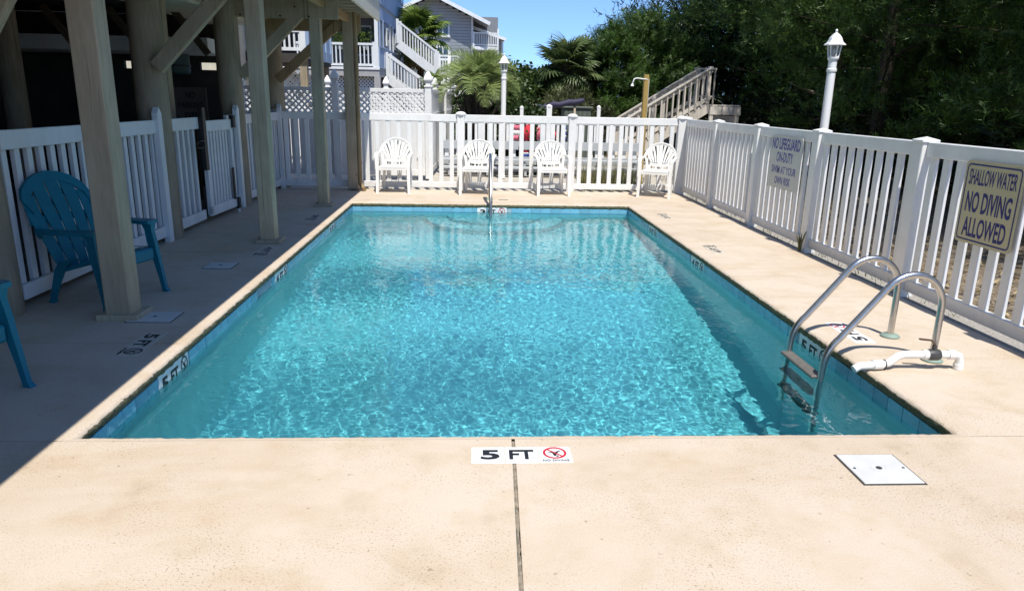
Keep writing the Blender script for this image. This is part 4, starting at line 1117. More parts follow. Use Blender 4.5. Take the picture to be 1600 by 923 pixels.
def tree(name, label, cat, loc, H, R, base, n, mat, seed, size=(.26, .46), tmpl=None, shape=1.0, lean=(0, 0), limbs=30, droop=0.15, group=None, trunk_r=.13, forks=1, dead=0, top=.12):
    """tapered trunk with limbs; foliage clustered along the limbs so that gaps stay between them"""
    r = np.random.default_rng(seed); t = thing(name, label, cat, loc, 0, group); m = MB()
    def axis(u): return np.array([lean[0]*u*u+.12*math.sin(3*u+seed), lean[1]*u*u+.12*math.cos(2.5*u+seed), H*u])
    us = np.linspace(0, .96, 9); m.tube([axis(u)-np.array([0, 0, .15 if u == 0 else 0]) for u in us], [trunk_r*(1.25 if u == 0 else (1-u*.85)) for u in us], 9)
    P = []; D = []
    for i in range(limbs):
        u = (base/H)+(1-base/H)*((i+.5)/limbs)**.85*.97; a = i*2.39996+r.uniform(-.5, .5)
        prof = (math.sin(math.pi*min(1, max(0.0, (u-base/H)/(1-base/H))*.80+.20))**.75)*shape+top*(1-u)
        L = R*max(.12, prof)*r.uniform(.72, 1.18); p0 = axis(u); up = .55*u-.05+r.uniform(-.12, .2); pts = []
        for k in range(6):
            w = k/5; pts.append(p0+np.array([math.cos(a+.25*w)*L*w, math.sin(a+.25*w)*L*w, L*(up*w-droop*w*w)]))
        m.tube([tuple(p) for p in pts], [max(.006, trunk_r*.20*(1-u*.6)*(1-k/5.5)) for k in range(6)], 5)
        cnt = int(n/limbs*(.4+1.2*L/R)); w = r.uniform(.18, 1.04, cnt)**.7
        seg = np.array(pts); fi = np.clip(w, 0, 1)*5; i0 = np.minimum(fi.astype(int), 4); fr = (fi-i0)[:, None]
        q = seg[i0]*(1-fr)+seg[i0+1]*fr
        rad = (.10+.26*np.sin(np.pi*np.clip(w, 0, 1)*.85+.2))*R*.42
        q = q+r.normal(0, 1, (cnt, 3))*rad[:, None]*np.array([.75, .75, .55])
        dd = (q-p0)*.5/max(L, .1)+r.normal(0, .42, (cnt, 3))+np.array([0, 0, .45])
        P.append(q); D.append(dd)
    # crown tip
    q = axis(.95)+r.normal(0, 1, (int(n*.03)+4, 3))*np.array([.14, .14, .3])*R*.5; P.append(q); D.append(np.tile([0, 0, 1.], (len(q), 1))+r.normal(0, .35, (len(q), 3)))
    P = np.concatenate(P); D = np.concatenate(D); keep = P[:, 2] > .15; P = P[keep]; D = D[keep]
    m.build('trunk', M_BARK, t, smooth=True)
    link('crown', scatter('crown', P, D, r.uniform(size[0], size[1], len(P)), tmpl or SPRAYS, mat, r), t)
    for k in range(dead):
        b = MB(); a = r.uniform(2.2, 4.6); z = r.uniform(.6, base+.9); L = r.uniform(.8, 1.7); pts = [axis(z/H)]
        for q in range(6): pts.append(pts[-1]+np.array([math.cos(a)*L/6, math.sin(a)*L/6, r.uniform(-.02, .10)])+r.normal(0, .04, 3))
        b.tube([tuple(p) for p in pts], [.02*(1-q/7.5) for q in range(7)], 5)
        for q in (2, 3, 4):
            e = pts[q]+np.array([math.cos(a+r.uniform(-1, 1)), math.sin(a+r.uniform(-1, 1)), r.uniform(-.3, .5)])*L*.35; b.tube([tuple(pts[q]), tuple((pts[q]+e)/2+r.normal(0, .02, 3)), tuple(e)], [.010, .007, .003], 4)
        b.build('dead_branch', M_DEADWOOD, t, smooth=True)
    return t
CG = 'dark cedars crowding the right side'
tree('cedar_tree', 'nearest dark cedar overhanging the right fence by the shallow water sign, with brighter tips', 'tree', (7.9, 7.4, -.1), 6.4, 2.7, 1.35, 3400, M_CEDARL, 21, (.22, .42), FINE, limbs=40, group=CG, trunk_r=.16)
tree('cedar_tree', 'dark cedar beyond the long fence panel between the lantern post and the nearest post', 'tree', (8.5, 10.7, -.1), 7.0, 2.9, 1.1, 3600, M_CEDAR, 22, (.22, .42), FINE, limbs=44, group=CG, trunk_r=.17)
tree('cedar_tree', 'dark cedar standing right behind the near lantern post', 'tree', (8.2, 14.4, -.1), 7.4, 2.9, 1.15, 3600, M_CEDAR, 23, (.24, .44), FINE, limbs=44, group=CG, trunk_r=.17)
tree('cedar_tree', 'tall dark cedar with a bare trunk beside the wooden stair landing', 'tree', (8.9, 18.0, -.1), 8.2, 3.0, 1.5, 3600, M_CEDAR, 24, (.26, .5), FINE, limbs=46, group=CG, trunk_r=.18, dead=2)
tree('cedar_tree', 'tall cedar whose boughs hang into the sky above the wooden stair', 'tree', (9.7, 23.8, -.1), 9.0, 3.4, 2.9, 3600, M_CEDAR, 25, (.28, .55), limbs=46, group=CG, trunk_r=.18, dead=3, lean=(-.3, -.3))
tree('cedar_tree', 'rounded green cedar left of the wooden stair, behind the shower post', 'tree', (4.35, 23.4, -.1), 3.75, 1.2, .35, 2800, M_CEDARL, 26, (.22, .42), limbs=40, group=CG, trunk_r=.10, dead=3)
tree('cedar_tree', 'second green cedar between the rounded one and the wooden stair', 'tree', (5.7, 24.6, -.1), 4.3, 1.7, .5, 2600, M_CEDAR, 27, (.24, .46), limbs=38, group=CG, trunk_r=.10, dead=3)
tree('cedar_tree', 'far dark cedar in the gap to the right of the wooden stair landing', 'tree', (11.6, 22.5, -.1), 8.4, 3.3, .9, 3000, M_CEDAR, 28, (.3, .85), COARSE, limbs=40, group=CG, trunk_r=.18)
tree('cedar_tree', 'dark cedar at the right frame edge far behind the shallow water sign', 'tree', (11.2, 8.6, -.1), 8.0, 3.2, .7, 3000, M_CEDAR, 29, (.3, .8), COARSE, limbs=40, group=CG, trunk_r=.18)
tree('cedar_tree', 'dark cedar filling the second row behind the lifeguard sign', 'tree', (12.0, 13.2, -.1), 8.4, 3.4, .7, 3000, M_CEDAR, 30, (.3, .82), COARSE, limbs=40, group=CG, trunk_r=.18)
tree('cedar_tree', 'dark cedar in the second row behind the bare-trunked one', 'tree', (12.6, 17.8, -.1), 8.8, 3.4, .7, 3000, M_CEDAR, 31, (.3, .85), COARSE, limbs=40, group=CG, trunk_r=.18)
SG = 'scrub bushes beyond the yard'
tree('scrub_bush', 'olive green bush under the sky to the right of the pindo palm', 'bush', (2.0, 27.0, -.1), 2.3, 1.4, .25, 1700, M_OLIVE, 41, (.2, .4), SPRAYS, limbs=30, trunk_r=.06, group=SG, top=.5)
tree('scrub_bush', 'dull green bush right of the olive one, below the far palm', 'bush', (3.3, 28.5, -.1), 2.3, 1.4, .25, 2200, M_MIDGREEN, 42, (.5, .8), LEAFS, limbs=28, trunk_r=.06, group=SG, top=.5)
tree('scrub_bush', 'bright little green bush at the foot of the far lantern post', 'bush', (.95, 16.6, -.05), 1.32, .5, .1, 700, M_MIDGREEN, 43, (.25, .42), LEAFS, limbs=18, trunk_r=.03, group=SG, top=.5)
tree('scrub_bush', 'dark bush behind the pindo palm trunk', 'bush', (.9, 22.5, -.1), 2.1, 1.2, .2, 1800, M_MIDGREEN, 44, (.4, .7), LEAFS, limbs=26, trunk_r=.05, group=SG, top=.5)
tree('scrub_bush', 'brown and green scrub at the foot of the wooden stair', 'bush', (2.6, 21.0, -.1), 1.7, 1.0, .15, 1500, M_OLIVE, 45, (.2, .36), SPRAYS, limbs=24, trunk_r=.04, group=SG, top=.5, dead=3)

def woodland():
    """the wood behind the first rows, too dense to count"""
    r = np.random.default_rng(77); n = 11000; P = []
    a = r.uniform(0, 1, n)
    # a belt that runs along the right side and bends round behind the stair
    ctrl = np.array([(15.5, 0.0), (14.5, 8), (14.5, 16), (14.5, 22), (12.0, 26.5), (9.2, 28.0), (7.0, 28.6)]); f = a*(len(ctrl)-1.001); i = f.astype(int); fr = (f-i)[:, None]
    c = ctrl[i]*(1-fr)+ctrl[i+1]*fr; top = np.interp(a, [0, .6, .8, .93, 1], [8, 8.4, 8, 5.4, 3.4])
    z = r.uniform(0.05, 1, n)**.9*top*(.78+.22*np.sin(a*41)+.08*np.sin(a*97))
    P = np.concatenate([c+r.normal(0, .9, (n, 2)), z[:, None]], 1); D = r.normal(0, .6, (n, 3))+[-.5, -.3, .5]
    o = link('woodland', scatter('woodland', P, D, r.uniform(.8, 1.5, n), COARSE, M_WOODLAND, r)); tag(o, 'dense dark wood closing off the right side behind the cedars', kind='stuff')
    # low shade scrub under the cedars
    n = 3200; P = np.stack([r.uniform(7.4, 14, n), r.uniform(3, 27, n), r.uniform(0, 1.5, n)**1.2], 1); k = P[:, 0] > 7.2+.5*np.sin(P[:, 1]*1.3); P = P[k]
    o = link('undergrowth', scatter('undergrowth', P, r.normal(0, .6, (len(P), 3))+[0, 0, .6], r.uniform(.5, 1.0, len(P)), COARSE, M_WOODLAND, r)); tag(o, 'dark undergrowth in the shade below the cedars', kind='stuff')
woodland()

def litter():
    """pine straw, twigs and dry leaves on the ground outside the right fence"""
    r = np.random.default_rng(5); n = 12000
    P = np.stack([3.98+r.uniform(0, 1, n)**1.3*5.5, r.uniform(1.5, 17, n), -.07+r.uniform(0, .05, n)], 1); a = r.uniform(0, 2*math.pi, n); L = r.uniform(.03, .16, n); w = r.uniform(.004, .018, n)
    d = np.stack([np.cos(a), np.sin(a), r.uniform(-.1, .5, n)], 1); s = np.stack([-np.sin(a), np.cos(a), np.zeros(n)], 1)
    V = np.stack([P-s*w[:, None], P+s*w[:, None], P+d*L[:, None]], 1).reshape(-1, 3)
    o = link('leaf_litter', fast_mesh('leaf_litter', V, np.arange(len(V)).reshape(-1, 3), M_LITTER)); tag(o, 'dry leaves and twigs scattered over the ground outside the right fence', kind='stuff')
M_LITTER = leaf_mat('dry_litter', (0.10, 0.065, 0.035), (0.42, 0.34, 0.24), .1, .6)
litter()
M_GRASS = leaf_mat('tan_grass', (0.10, 0.11, 0.04), (0.34, 0.30, 0.16), .3, .6)
def grass(name, label, x0, x1, y0, y1, n, h, seed, z=-.06):
    r = np.random.default_rng(seed); P = np.stack([r.uniform(x0, x1, n), r.uniform(y0, y1, n), np.full(n, z)], 1); a = r.uniform(0, 2*math.pi, n)
    s = np.stack([np.cos(a), np.sin(a), np.zeros(n)], 1)*.006; H = h*r.uniform(.4, 1.1, n); tip = P+np.stack([r.normal(0, .3, n)*H, r.normal(0, .3, n)*H, H], 1)
    V = np.stack([P-s, P+s, tip], 1).reshape(-1, 3); o = link(name, fast_mesh(name, V, np.arange(len(V)).reshape(-1, 3), M_GRASS)); tag(o, label, kind='stuff')
grass('dune_grass', 'tan and green grass growing behind the far fence', 2.0, 3.1, 13.1, 14.1, 1100, .55, 3)
grass('edge_grass', 'thin dry grass at the foot of the right fence', 3.66, 3.95, 5.2, 12.4, 260, .16, 4)
# little spiky weed by a fence post
def weed():
    t = thing('spiky_weed', 'small spiky yellow-green weed growing at the foot of a right fence post', 'plant', (3.60, 7.62, 0))
    r = random.Random(4)
    for i in range(7):
        m = MB(); a = r.uniform(0, 6.28); L = r.uniform(.18, .40); o = Vector((math.cos(a), math.sin(a), 0)); s = Vector((-math.sin(a), math.cos(a), 0)); pts = [o*(.01+L*.35*u*u)+Vector((0, 0, L*u)) for u in (0, .35, .7, 1)]; w = (.010, .013, .008, .0005)
        m.strip([p-s*q for p, q in zip(pts, w)], [p+s*q for p, q in zip(pts, w)]); m.build('blade', M_GRASS, t)
weed()

# ================================================================== PALMS
def fan_leaf(seed, droop, mat, blades=26, L=1.0, spread=2.5):
    r = np.random.default_rng(seed); m = MB()
    m.tube([(0, 0, 0), (.25*L, 0, .10*L), (.55*L, 0, .10*L)], [.018, .013, .008], 5)
    c = Vector((.55*L, 0, .10*L))
    for i in range(blades):
        u = i/(blades-1)*2-1; a = u*spread/1.0; Lb = L*.62*(1-.25*abs(u))*r.uniform(.88, 1.08); d = Vector((math.cos(a), math.sin(a), 0)); s = Vector((-math.sin(a), math.cos(a), 0)); pts = []
        for w in (0, .4, .75, 1): pts.append(c+d*Lb*w+Vector((0, 0, Lb*(.16*w-(.28+droop)*w*w-.10*abs(u)*w))))
        wd = (.008*L, .036*L, .024*L, .002)
        fold = Vector((0, 0, .012*L)); 
        m.strip([p-s*q for p, q in zip(pts, wd)], pts); m.strip(pts, [p+s*q+fold*(q > .02) for p, q in zip(pts, wd)])
    return m.mesh('frond', mat)
def fan_palm(loc, label, trunk_h, L, n, mat, seed, dry=4, tr=.15, group=None):
    t = thing('fan_palm', label, 'palm', loc, 0, group); r = random.Random(seed); m = MB()
    zs = np.linspace(0, trunk_h, 14); m.tube([(.03*math.sin(z*2), .03*math.cos(z*1.7), z-.1) for z in zs], [tr*(1.0+.10*((i % 2))) for i in range(14)], 10); m.build('trunk', M_BARK, t)
    ms = [fan_leaf(seed*7+k, .1+.14*k, mat, L=L) for k in range(3)]; md = fan_leaf(seed*7+9, .6, M_DRYFROND, L=L*.9)
    for i in range(n):
        el = 1.25-2.0*(i/n)**.9; az = i*2.39996+r.uniform(-.3, .3)
        o = link('frond', ms[i % 3], t, (0, 0, trunk_h-.15-.35*(i/n)+.1*r.random()), (r.uniform(-.35, .35), -el, az)); s = r.uniform(.8, 1.1); o.scale = (s, s, s)
    for i in range(dry): link('frond', md, t, (0, 0, trunk_h-.55), (r.uniform(-.3, .3), .75+r.uniform(-.15, .3), i*2*PI/max(1, dry)+r.random()))
    return t
fan_palm((-2.70, 38.5, 0), 'tall green fan palm rising behind the far white stair of the blue house', 4.75, 1.55, 24, M_SABAL, 3, 9, .17)
fan_palm((2.75, 22.0, -.1), 'grey green fan palm under the sky left of the rounded cedar', 2.72, 1.0, 32, M_SABALR, 4, 6, .16)
fan_palm((3.45, 23.6, -.1), 'second grey green fan palm half hidden behind the rounded cedar', 2.85, .9, 26, M_SABALR, 6, 3, .16)
fan_palm((-1.75, 33.5, 0), 'small young fan palm below the upper stair flight of the blue house', 2.2, .7, 16, M_SABAL, 5, 2, .12)

def pindo_frond(seed, L=1.5):
    r = np.random.default_rng(seed); m = MB(); n = 34; ax = []
    for k in range(13):
        u = k/12; ax.append(Vector((L*(.80*u-.10*u**3), 0, L*(.66*u-.74*u**2.2))))
    m.tube(ax, [.018*(1-.85*k/12) for k in range(13)], 5)
    for i in range(n):
        u = .16+.84*i/(n-1); f = u*12; k = min(11, int(f)); p = ax[k].lerp(ax[k+1], f-k); tan = (ax[k+1]-ax[k]).normalized(); Lb = L*.43*(math.sin(math.pi*min(1, u*.86+.12))**.7)*r.uniform(.85, 1.1)
        nrm = tan.cross(Vector((0, 1, 0))).normalized()
        if nrm.z < 0: nrm = -nrm
        for s in (-1, 1):
            d = (Vector((0, s, 0))*.66+nrm*.50+tan*.62).normalized(); d2 = (d+Vector((0, 0, -.55))+tan*.2).normalized(); w = tan*.009; a, b, c = p, p+d*Lb*.5, p+d*Lb*.5+d2*Lb*.5
            m.add([a-w, a+w, b+w, b-w, c], [(0, 1, 2, 3), (3, 2, 4)])
    return m.mesh('frond', M_PINDO)
def pindo(loc, label):
    t = thing('pindo_palm', label, 'palm', loc); r = random.Random(9); H = 1.86
    m = MB(); m.tube([(0, 0, z) for z in np.linspace(-.1, H, 8)], [.24, .25, .26, .27, .28, .26, .2, .12], 12); m.build('trunk', M_BARK, t)
    # dark old leaf bases standing out of the trunk in spirals
    b = MB(); b.add([(-.045, 0, 0), (.045, 0, 0), (.035, .10, .26), (-.035, .10, .26), (.012, .22, .58), (-.012, .22, .58), (-.03, -.03, 0), (.03, -.03, 0), (.02, .07, .28), (-.02, .07, .28)], [(0, 1, 2, 3), (3, 2, 4, 5), (7, 6, 9, 8), (8, 9, 5, 4), (1, 7, 8, 2), (6, 0, 3, 9), (2, 8, 4), (9, 3, 5)]); bm = b.mesh('leaf_base', M_BOOT)
    for i in range(64):
        z = .05+1.30*i/64; a = i*2.39996; o = link('leaf_base', bm, t, (.23*math.sin(-a), .23*math.cos(a), z), (r.uniform(-.32, .02), 0, a)); s = r.uniform(.8, 1.25); o.scale = (s, s, s)
    ms = [pindo_frond(s) for s in (1, 2, 3, 4)]
    for i in range(38):
        u = i/38; el = 1.2-1.25*u**.9; o = link('frond', ms[i % 4], t, (0, 0, H-.05-.22*u), (r.uniform(-.25, .25), -el+.12, i*2.39996+r.uniform(-.2, .2))); s = r.uniform(.85, 1.12)*(.82+.18*min(1, u*2)); o.scale = (s, s, s)
    return t
M_BOOT = wood_mat('dark_leaf_base', (0.085, 0.068, 0.058), 0.4, rnd=.4)
pindo((.10, 17.6, 0), 'pale green pindo palm with drooping feathery fronds and dark old leaf bases')
# ================================================================== NEIGHBOURING FENCES AND YARD
M_GREYPAINT = simple('pale_grey_paint', (0.42, 0.44, 0.45), 0.6, 0.08, 5)
def gothic_post(mat):
    m = MB(); w = .127; h = 1.75
    m.box((0, 0, h/2), (w, w, h), .005); m.box((0, 0, h+.012), (w+.03, w+.03, .03), .006); m.box((0, 0, h+.06), (w*.78, w*.78, .07), .006); m.box((0, 0, h+.105), (w+.005, w+.005, .025), .006)
    c = w/2+.012; b = len(m.v); ring = [(c, h+.118), (c*1.05, h+.14), (c*.92, h+.18), (c*.5, h+.25), (.006, h+.30)]
    for r, z in ring: m.v += [(-r, -r, z), (r, -r, z), (r, r, z), (-r, r, z)]
    for i in range(len(ring)-1):
        for q in range(4): m.f.append((b+i*4+q, b+i*4+(q+1) % 4, b+i*4+4+(q+1) % 4, b+i*4+4+q)); m.m.append(0)
    return m.mesh('post', mat)
GP = gothic_post(M_VINYL)
def lattice_panel(L, z0, z1, mat, pitch=.115, w=.034):
    """diagonal strips cut to the frame; two layers"""
    m = MB(); H = z1-z0
    for layer, sg in ((0, 1), (1, -1)):
        k = -H
        while k < L:
            a, b = (k, k+H); t0 = max(0, -a/H if a < 0 else 0); t1 = min(1, (L-a)/H)
            if t1 > t0+.02:
                xa, xb = a+H*t0, a+H*t1; za, zb = t0*H, t1*H
                if sg < 0: za, zb = H-za, H-zb
                m.bar((xa, .006*(1-2*layer), z0+za), (xb, .006*(1-2*layer), z0+zb), w, .010, (0, 1, 0))
            k += pitch*1.0
    return m.mesh('lattice', mat)
def lattice_fence(label, p0, ang, posts, group):
    t = thing('lattice_fence', label, 'fence', p0, ang, group); bm = MB(); bm.box((0, 0, .62), (.148, .03, 1.12), .004); bme = bm.mesh('board', M_VINYL)
    for a in posts: link('post', GP, t, (a, 0, 0))
    for a, b in zip(posts[:-1], posts[1:]):
        L = b-a-.127; x0 = a+.0635
        for z0, z1, nm in ((.06, .17, 'bottom_rail'), (1.12, 1.25, 'mid_rail'), (1.64, 1.71, 'top_rail')):
            r = MB(); r.box((x0+L/2, 0, (z0+z1)/2), (L, .045, z1-z0), .004); r.build(nm, M_VINYL, t)
        n = max(1, int(L/.155))
        for k in range(n): link('board', bme, t, (x0+(k+.5)*L/n, rng.uniform(-.002, .002), 0))
        o = link('lattice', lattice_panel(L, 1.245, 1.645, M_VINYL), t, (x0, 0, 0)); o['kind'] = 'stuff'
    return t
LG = 'white lattice-topped fences round the neighbouring yard'
lattice_fence('white lattice-topped fence half in shade behind the far left of the pool', (-7.97, 14.5, 0), 0, [0, 1.77, 3.54, 5.31, 7.09], LG)
lattice_fence('white lattice-topped fence running away from the tallest pointed post towards the grey steps', (-.875, 14.66, 0), math.radians(88.4), [0.0001, 4.35, 8.9], LG)
lattice_fence('rear white lattice-topped fence showing only pointed post tops above the front one', (-8.03, 19.05, 0), 0, [0, 1.45, 2.9, 4.36, 5.82, 7.05], LG)
# second fence behind the pool fence with grey boards
def yard_fence():
    t = thing('yard_fence', 'second white picket fence with broad grey boards, seen through the pool fence', 'fence', (-.70, 16.0, 0))
    for a, h, w in ((0, 1.12, .09), (.9, 1.12, .09), (1.735, 1.42, .075), (2.33, 1.46, .115), (3.41, 1.46, .075), (4.4, 1.36, .09)):
        m = MB(); m.box((a, 0, h/2-.05), (w, w, h), .005); m.lathe([(w*.6, h-.05), (w*.62, h-.03), (w*.3, h), (0, h+.01)], 10, (a, 0, 0)); m.build('post', M_VINYL, t)
    for z0, z1, mt, nm, yy in ((1.04, 1.13, M_GREYPAINT, 'top_rail', .0), (.50, .68, M_GREYPAINT, 'board', -.06), (.17, .35, M_GREYPAINT, 'board', -.06), (.02, .10, M_VINYL, 'board', -.06)):
        m = MB(); m.box((2.2, yy, (z0+z1)/2), (4.4, .035, z1-z0), .004); m.build(nm, mt, t)
    pk = MB(); pk.box((0, 0, .88), (.06, .025, .44), .003); km = pk.mesh('picket', M_VINYL)
    for k in range(32): link('picket', km, t, (.07+k*.137, .0, 0))
    pk = MB(); pk.box((0, 0, .43), (.09, .025, .2), .003); km2 = pk.mesh('picket', M_VINYL)
    for k in range(18): link('picket', km2, t, (.12+k*.243, -.02, 0))
    for z, y in ((.30, -.32), (.16, -.6)):
        m = MB(); m.box((2.2, y, z), (4.4, .26, .035), .004); m.build('bench_plank', M_GREYPAINT, t)
        m = MB()
        for k in range(6): m.box((.2+k*.8, y, z/2-.02), (.05, .2, z-.04))
        m.build('bench_legs', M_GREYPAINT, t)
    return t
yard_fence()
def towel(x, z0, z1, w, cols, label):
    t = thing('beach_towel', label, 'towel', (x, 15.955, 0), 0, 'beach towels hung on the second fence'); n = 10; k = len(cols); r = random.Random(int(x*100))
    for c, mt in enumerate(cols):
        m = MB(); a = []; b = []; za = z1-(z1-z0)*c/k; zb = z1-(z1-z0)*(c+1)/k
        for i in range(n+1):
            xx = -w/2+w*i/n; yy = .012*math.sin(i*1.4+x*5); a.append((xx, yy, za)); b.append((xx, yy*1.5, zb))
        m.strip(a, b); o = m.build('stripe', mt, t, smooth=True); sm = o.modifiers.new('thickness', 'SOLIDIFY'); sm.thickness = .008
M_TR = simple('red_terry', (.55, .03, .05), .9, .15, 20); M_TP = simple('pink_terry', (.62, .16, .22), .9, .15, 20); M_TB = simple('blue_terry', (.05, .10, .42), .9, .15, 20); M_TW = simple('white_terry', (.7, .7, .68), .9, .1, 20); M_TT = simple('turquoise_terry', (.05, .40, .55), .9, .15, 20)
towel(.93, .70, 1.02, .13, [M_TP, M_TW, M_TP], 'pink and turquoise towel on the second fence behind the grab rail')
towel(1.17, .70, 1.03, .17, [M_TR], 'plain red towel on the second fence left of the third plastic chair')
towel(1.42, .72, .98, .10, [M_TP], 'narrow pink towel on the second fence right of the red one')
towel(1.74, .74, .90, .10, [M_TR], 'small red cloth low on the second fence above the third plastic chair')
towel(1.97, .72, 1.0, .09, [M_TB, M_TW, M_TB, M_TW, M_TB], 'blue and white striped towel on the second fence')
towel(1.18, .36, .49, .34, [M_TR, M_TW, M_TB], 'red white and blue folded towel hanging below the grey board')

def rolled_tarp():
    t = thing('rolled_tarp', 'rolled dark navy tarp lying across bleached driftwood beyond the far fence', 'tarp', (2.1, 18.2, 0)); M_NAVY = simple('navy_canvas', (.028, .026, .06), .7, .3, 12)
    m = MB(); pts = [(-.62+1.24*i/10, .02*math.sin(i), 1.36+.20*i/10+.015*math.sin(i*2.1)) for i in range(11)]; m.tube(pts, [.045]+[.075+.008*math.sin(i*1.9) for i in range(1, 10)]+[.05], 10); m.build('roll', M_NAVY, t, smooth=True)
    m = MB(); m.tube([(-.4, 0, 0), (-.32, .02, .7), (-.22, .02, 1.36)], [.05, .04, .025], 7); m.build('prop', M_DEADWOOD, t, smooth=True)
    m = MB(); m.tube([(.45, 0, 0), (.42, .02, .7), (.38, .02, 1.48)], [.05, .04, .025], 7); m.build('prop', M_DEADWOOD, t, smooth=True)
    m = MB(); m.tube([(-.25, .05, 1.30), (-.8, .1, 1.42), (-1.25, .12, 1.40)], [.02, .014, .006], 6); m.build('branch', M_DEADWOOD, t, smooth=True)
    m = MB(); m.tube([(-.25, .05, 1.22), (-.75, .0, 1.50), (-1.1, .12, 1.56)], [.018, .012, .005], 6); m.build('branch', M_DEADWOOD, t, smooth=True)
rolled_tarp()
def bin_():
    t = thing('storage_bin', 'grey green slatted bin half hidden behind the rolled tarp', 'bin', (2.62, 18.9, 0)); M_BIN = simple('grey_green_bin', (.10, .12, .10), .8)
    m = MB(); m.box((0, 0, .68), (.70, .5, 1.36), .02); m.build('bin_body', M_BIN, t)
    for k in range(6): m = MB(); m.box((-.29+k*.116, -.262, .70), (.08, .02, 1.2), .004); m.build('slat', M_BIN, t)
    m = MB(); m.box((0, 0, 1.39), (.78, .58, .05), .015); m.build('lid', M_BIN, t)
bin_()

# ================================================================== SHOWER POST, DUNE STAIR
def shower():
    t = thing('outdoor_shower', 'yellowish treated timber shower post with a bent white pipe arm', 'shower', (3.36, 14.5, 0))
    m = MB(); m.box((0, 0, 1.0), (.092, .092, 2.14), .005); m.build('post', M_YELLOWWOOD, t)
    m = MB(); m.tube([(.052, 0, .3), (.052, 0, 1.85), (.045, -.03, 1.98), (-.05, -.05, 1.985), (-.19, -.05, 2.0), (-.245, -.05, 1.985), (-.265, -.05, 1.93), (-.275, -.05, 1.88)], .013, 8); m.build('pipe', M_PVC, t, smooth=True)
    m = MB(); m.lathe([(.014, .05), (.03, .02), (.034, 0), (0, -.002)], 12, (-.278, -.05, 1.85)); m.build('shower_head', M_PVC, t, smooth=True, angle=40)
shower()
def dune_stair():
    t = thing('dune_stair', 'weathered timber stair climbing to a landing over the dune, with railings', 'stair', (3.70, 19.0, 0)); sl = .633; W = 1.15; n = 8; run = 2.35; H = run*sl
    for y in (0, W):
        m = MB(); m.bar((-.1, y, -.10), (run+.05, y, H-.02), .045, .24); m.build('stringer', M_GREYWOOD, t)
        for nm, off, w, h in (('cap_rail', .97, .15, .04), ('top_rail', .89, .04, .10), ('lower_rail', .22, .04, .09)):
            m = MB(); m.bar((.0, y, off+.0), (run+.05, y, H+off), w, h, ch=.004); m.build(nm, M_GREYWOOD, t)
        for k, x in enumerate((.03, 1.2, run)):
            m = MB(); m.box((x, y+(.05 if y == 0 else -.05), x*sl+.42), (.09, .09, 1.12 if k < 2 else 1.12), .004); m.build('newel', M_GREYWOOD, t)
        bm = MB(); bm.box((0, 0, .52), (.038, .038, .86), .002); bme = bm.mesh('baluster', M_GREYWOOD)
        for k in range(16): link('baluster', bme, t, (.10+k*.148, y-.03, (.10+k*.148)*sl))
    for k in range(n):
        m = MB(); m.box((.16+k*.30, W/2, .19*k+.10), (.29, W, .04), .004); m.build('tread', M_GREYWOOD, t)
    for k in range(5):
        m = MB(); m.box((run+.12+k*.148, W/2, H+.02), (.14, W+.5, .04), .003); m.build('landing_board', M_GREYWOOD, t)
    for x in (run+.05, run+.72):
        for y in (-.2, W+.2):
            m = MB(); m.box((x, y, H/2-.06), (.095, .095, H), .004); m.build('landing_post', M_GREYWOOD, t)
    for nm, z in (('cap_rail', .98), ('lower_rail', .25)):
        m = MB(); m.box((run+.30, W+.2, H+z), (.6, .10, .05), .004); m.build(nm, M_GREYWOOD, t)
    m = MB(); m.box((run+.40, -.24, H-.11), (.80, .045, .20), .004); m.build('landing_beam', M_GREYWOOD, t)
    bm = MB(); bm.box((0, 0, .5), (.038, .038, .92), .002); bme = bm.mesh('baluster', M_GREYWOOD)
    for k in range(4): link('baluster', bme, t, (run+.14+k*.14, W+.17, H+.02))
    for k in range(5):
        m = MB(); m.box((run+.40, -.15, .12+k*.26), (.74, .03, .20), .003); m.build('skirt_board', M_GREYWOOD, t)
dune_stair()

# ================================================================== BLUE HOUSE WITH PORCHES AND WHITE STAIRS
M_BLUE = simple('blue_grey_siding', (0.27, 0.36, 0.50), 0.7, 0.06, 3)
M_BLUEDK = simple('porch_interior', (0.20, 0.21, 0.22), 0.85, 0.1, 3)
M_GREYFAS = simple('grey_fascia', (0.36, 0.36, 0.36), 0.8, 0.12, 6)
M_SCREEN = glass_mat('porch_screen', (0.10, 0.13, 0.18), .35)
def railing(par, p0, p1, n, H=1.0, z_up=True, base=.12, mat=None, skirt=False):
    """railing between two floor points: rails and counted balusters, each its own part"""
    mat = mat or M_WPAINT; p0 = Vector(p0); p1 = Vector(p1); up = Vector((0, 0, 1))
    for nm, z, w, h in (('top_rail', H, .10, .09), ('bottom_rail', base, .06, .09)):
        m = MB(); m.bar(p0+up*z, p1+up*z, w, h); m.build(nm, mat, par)
    if skirt: m = MB(); m.bar(p0-up*.10, p1-up*.10, .07, .30); m.build('stringer', mat, par)
    b = MB(); b.box((0, 0, (H+base)/2), (.05, .05, H-base)); bme = b.mesh('baluster', mat)
    for k in range(n):
        p = p0.lerp(p1, (k+.5)/n); link('baluster', bme, par, p)
    for p in (p0, p1):
        m = MB(); m.box(p+up*(H/2+.02), (.11, .11, H+.14)); m.build('rail_post', mat, par)
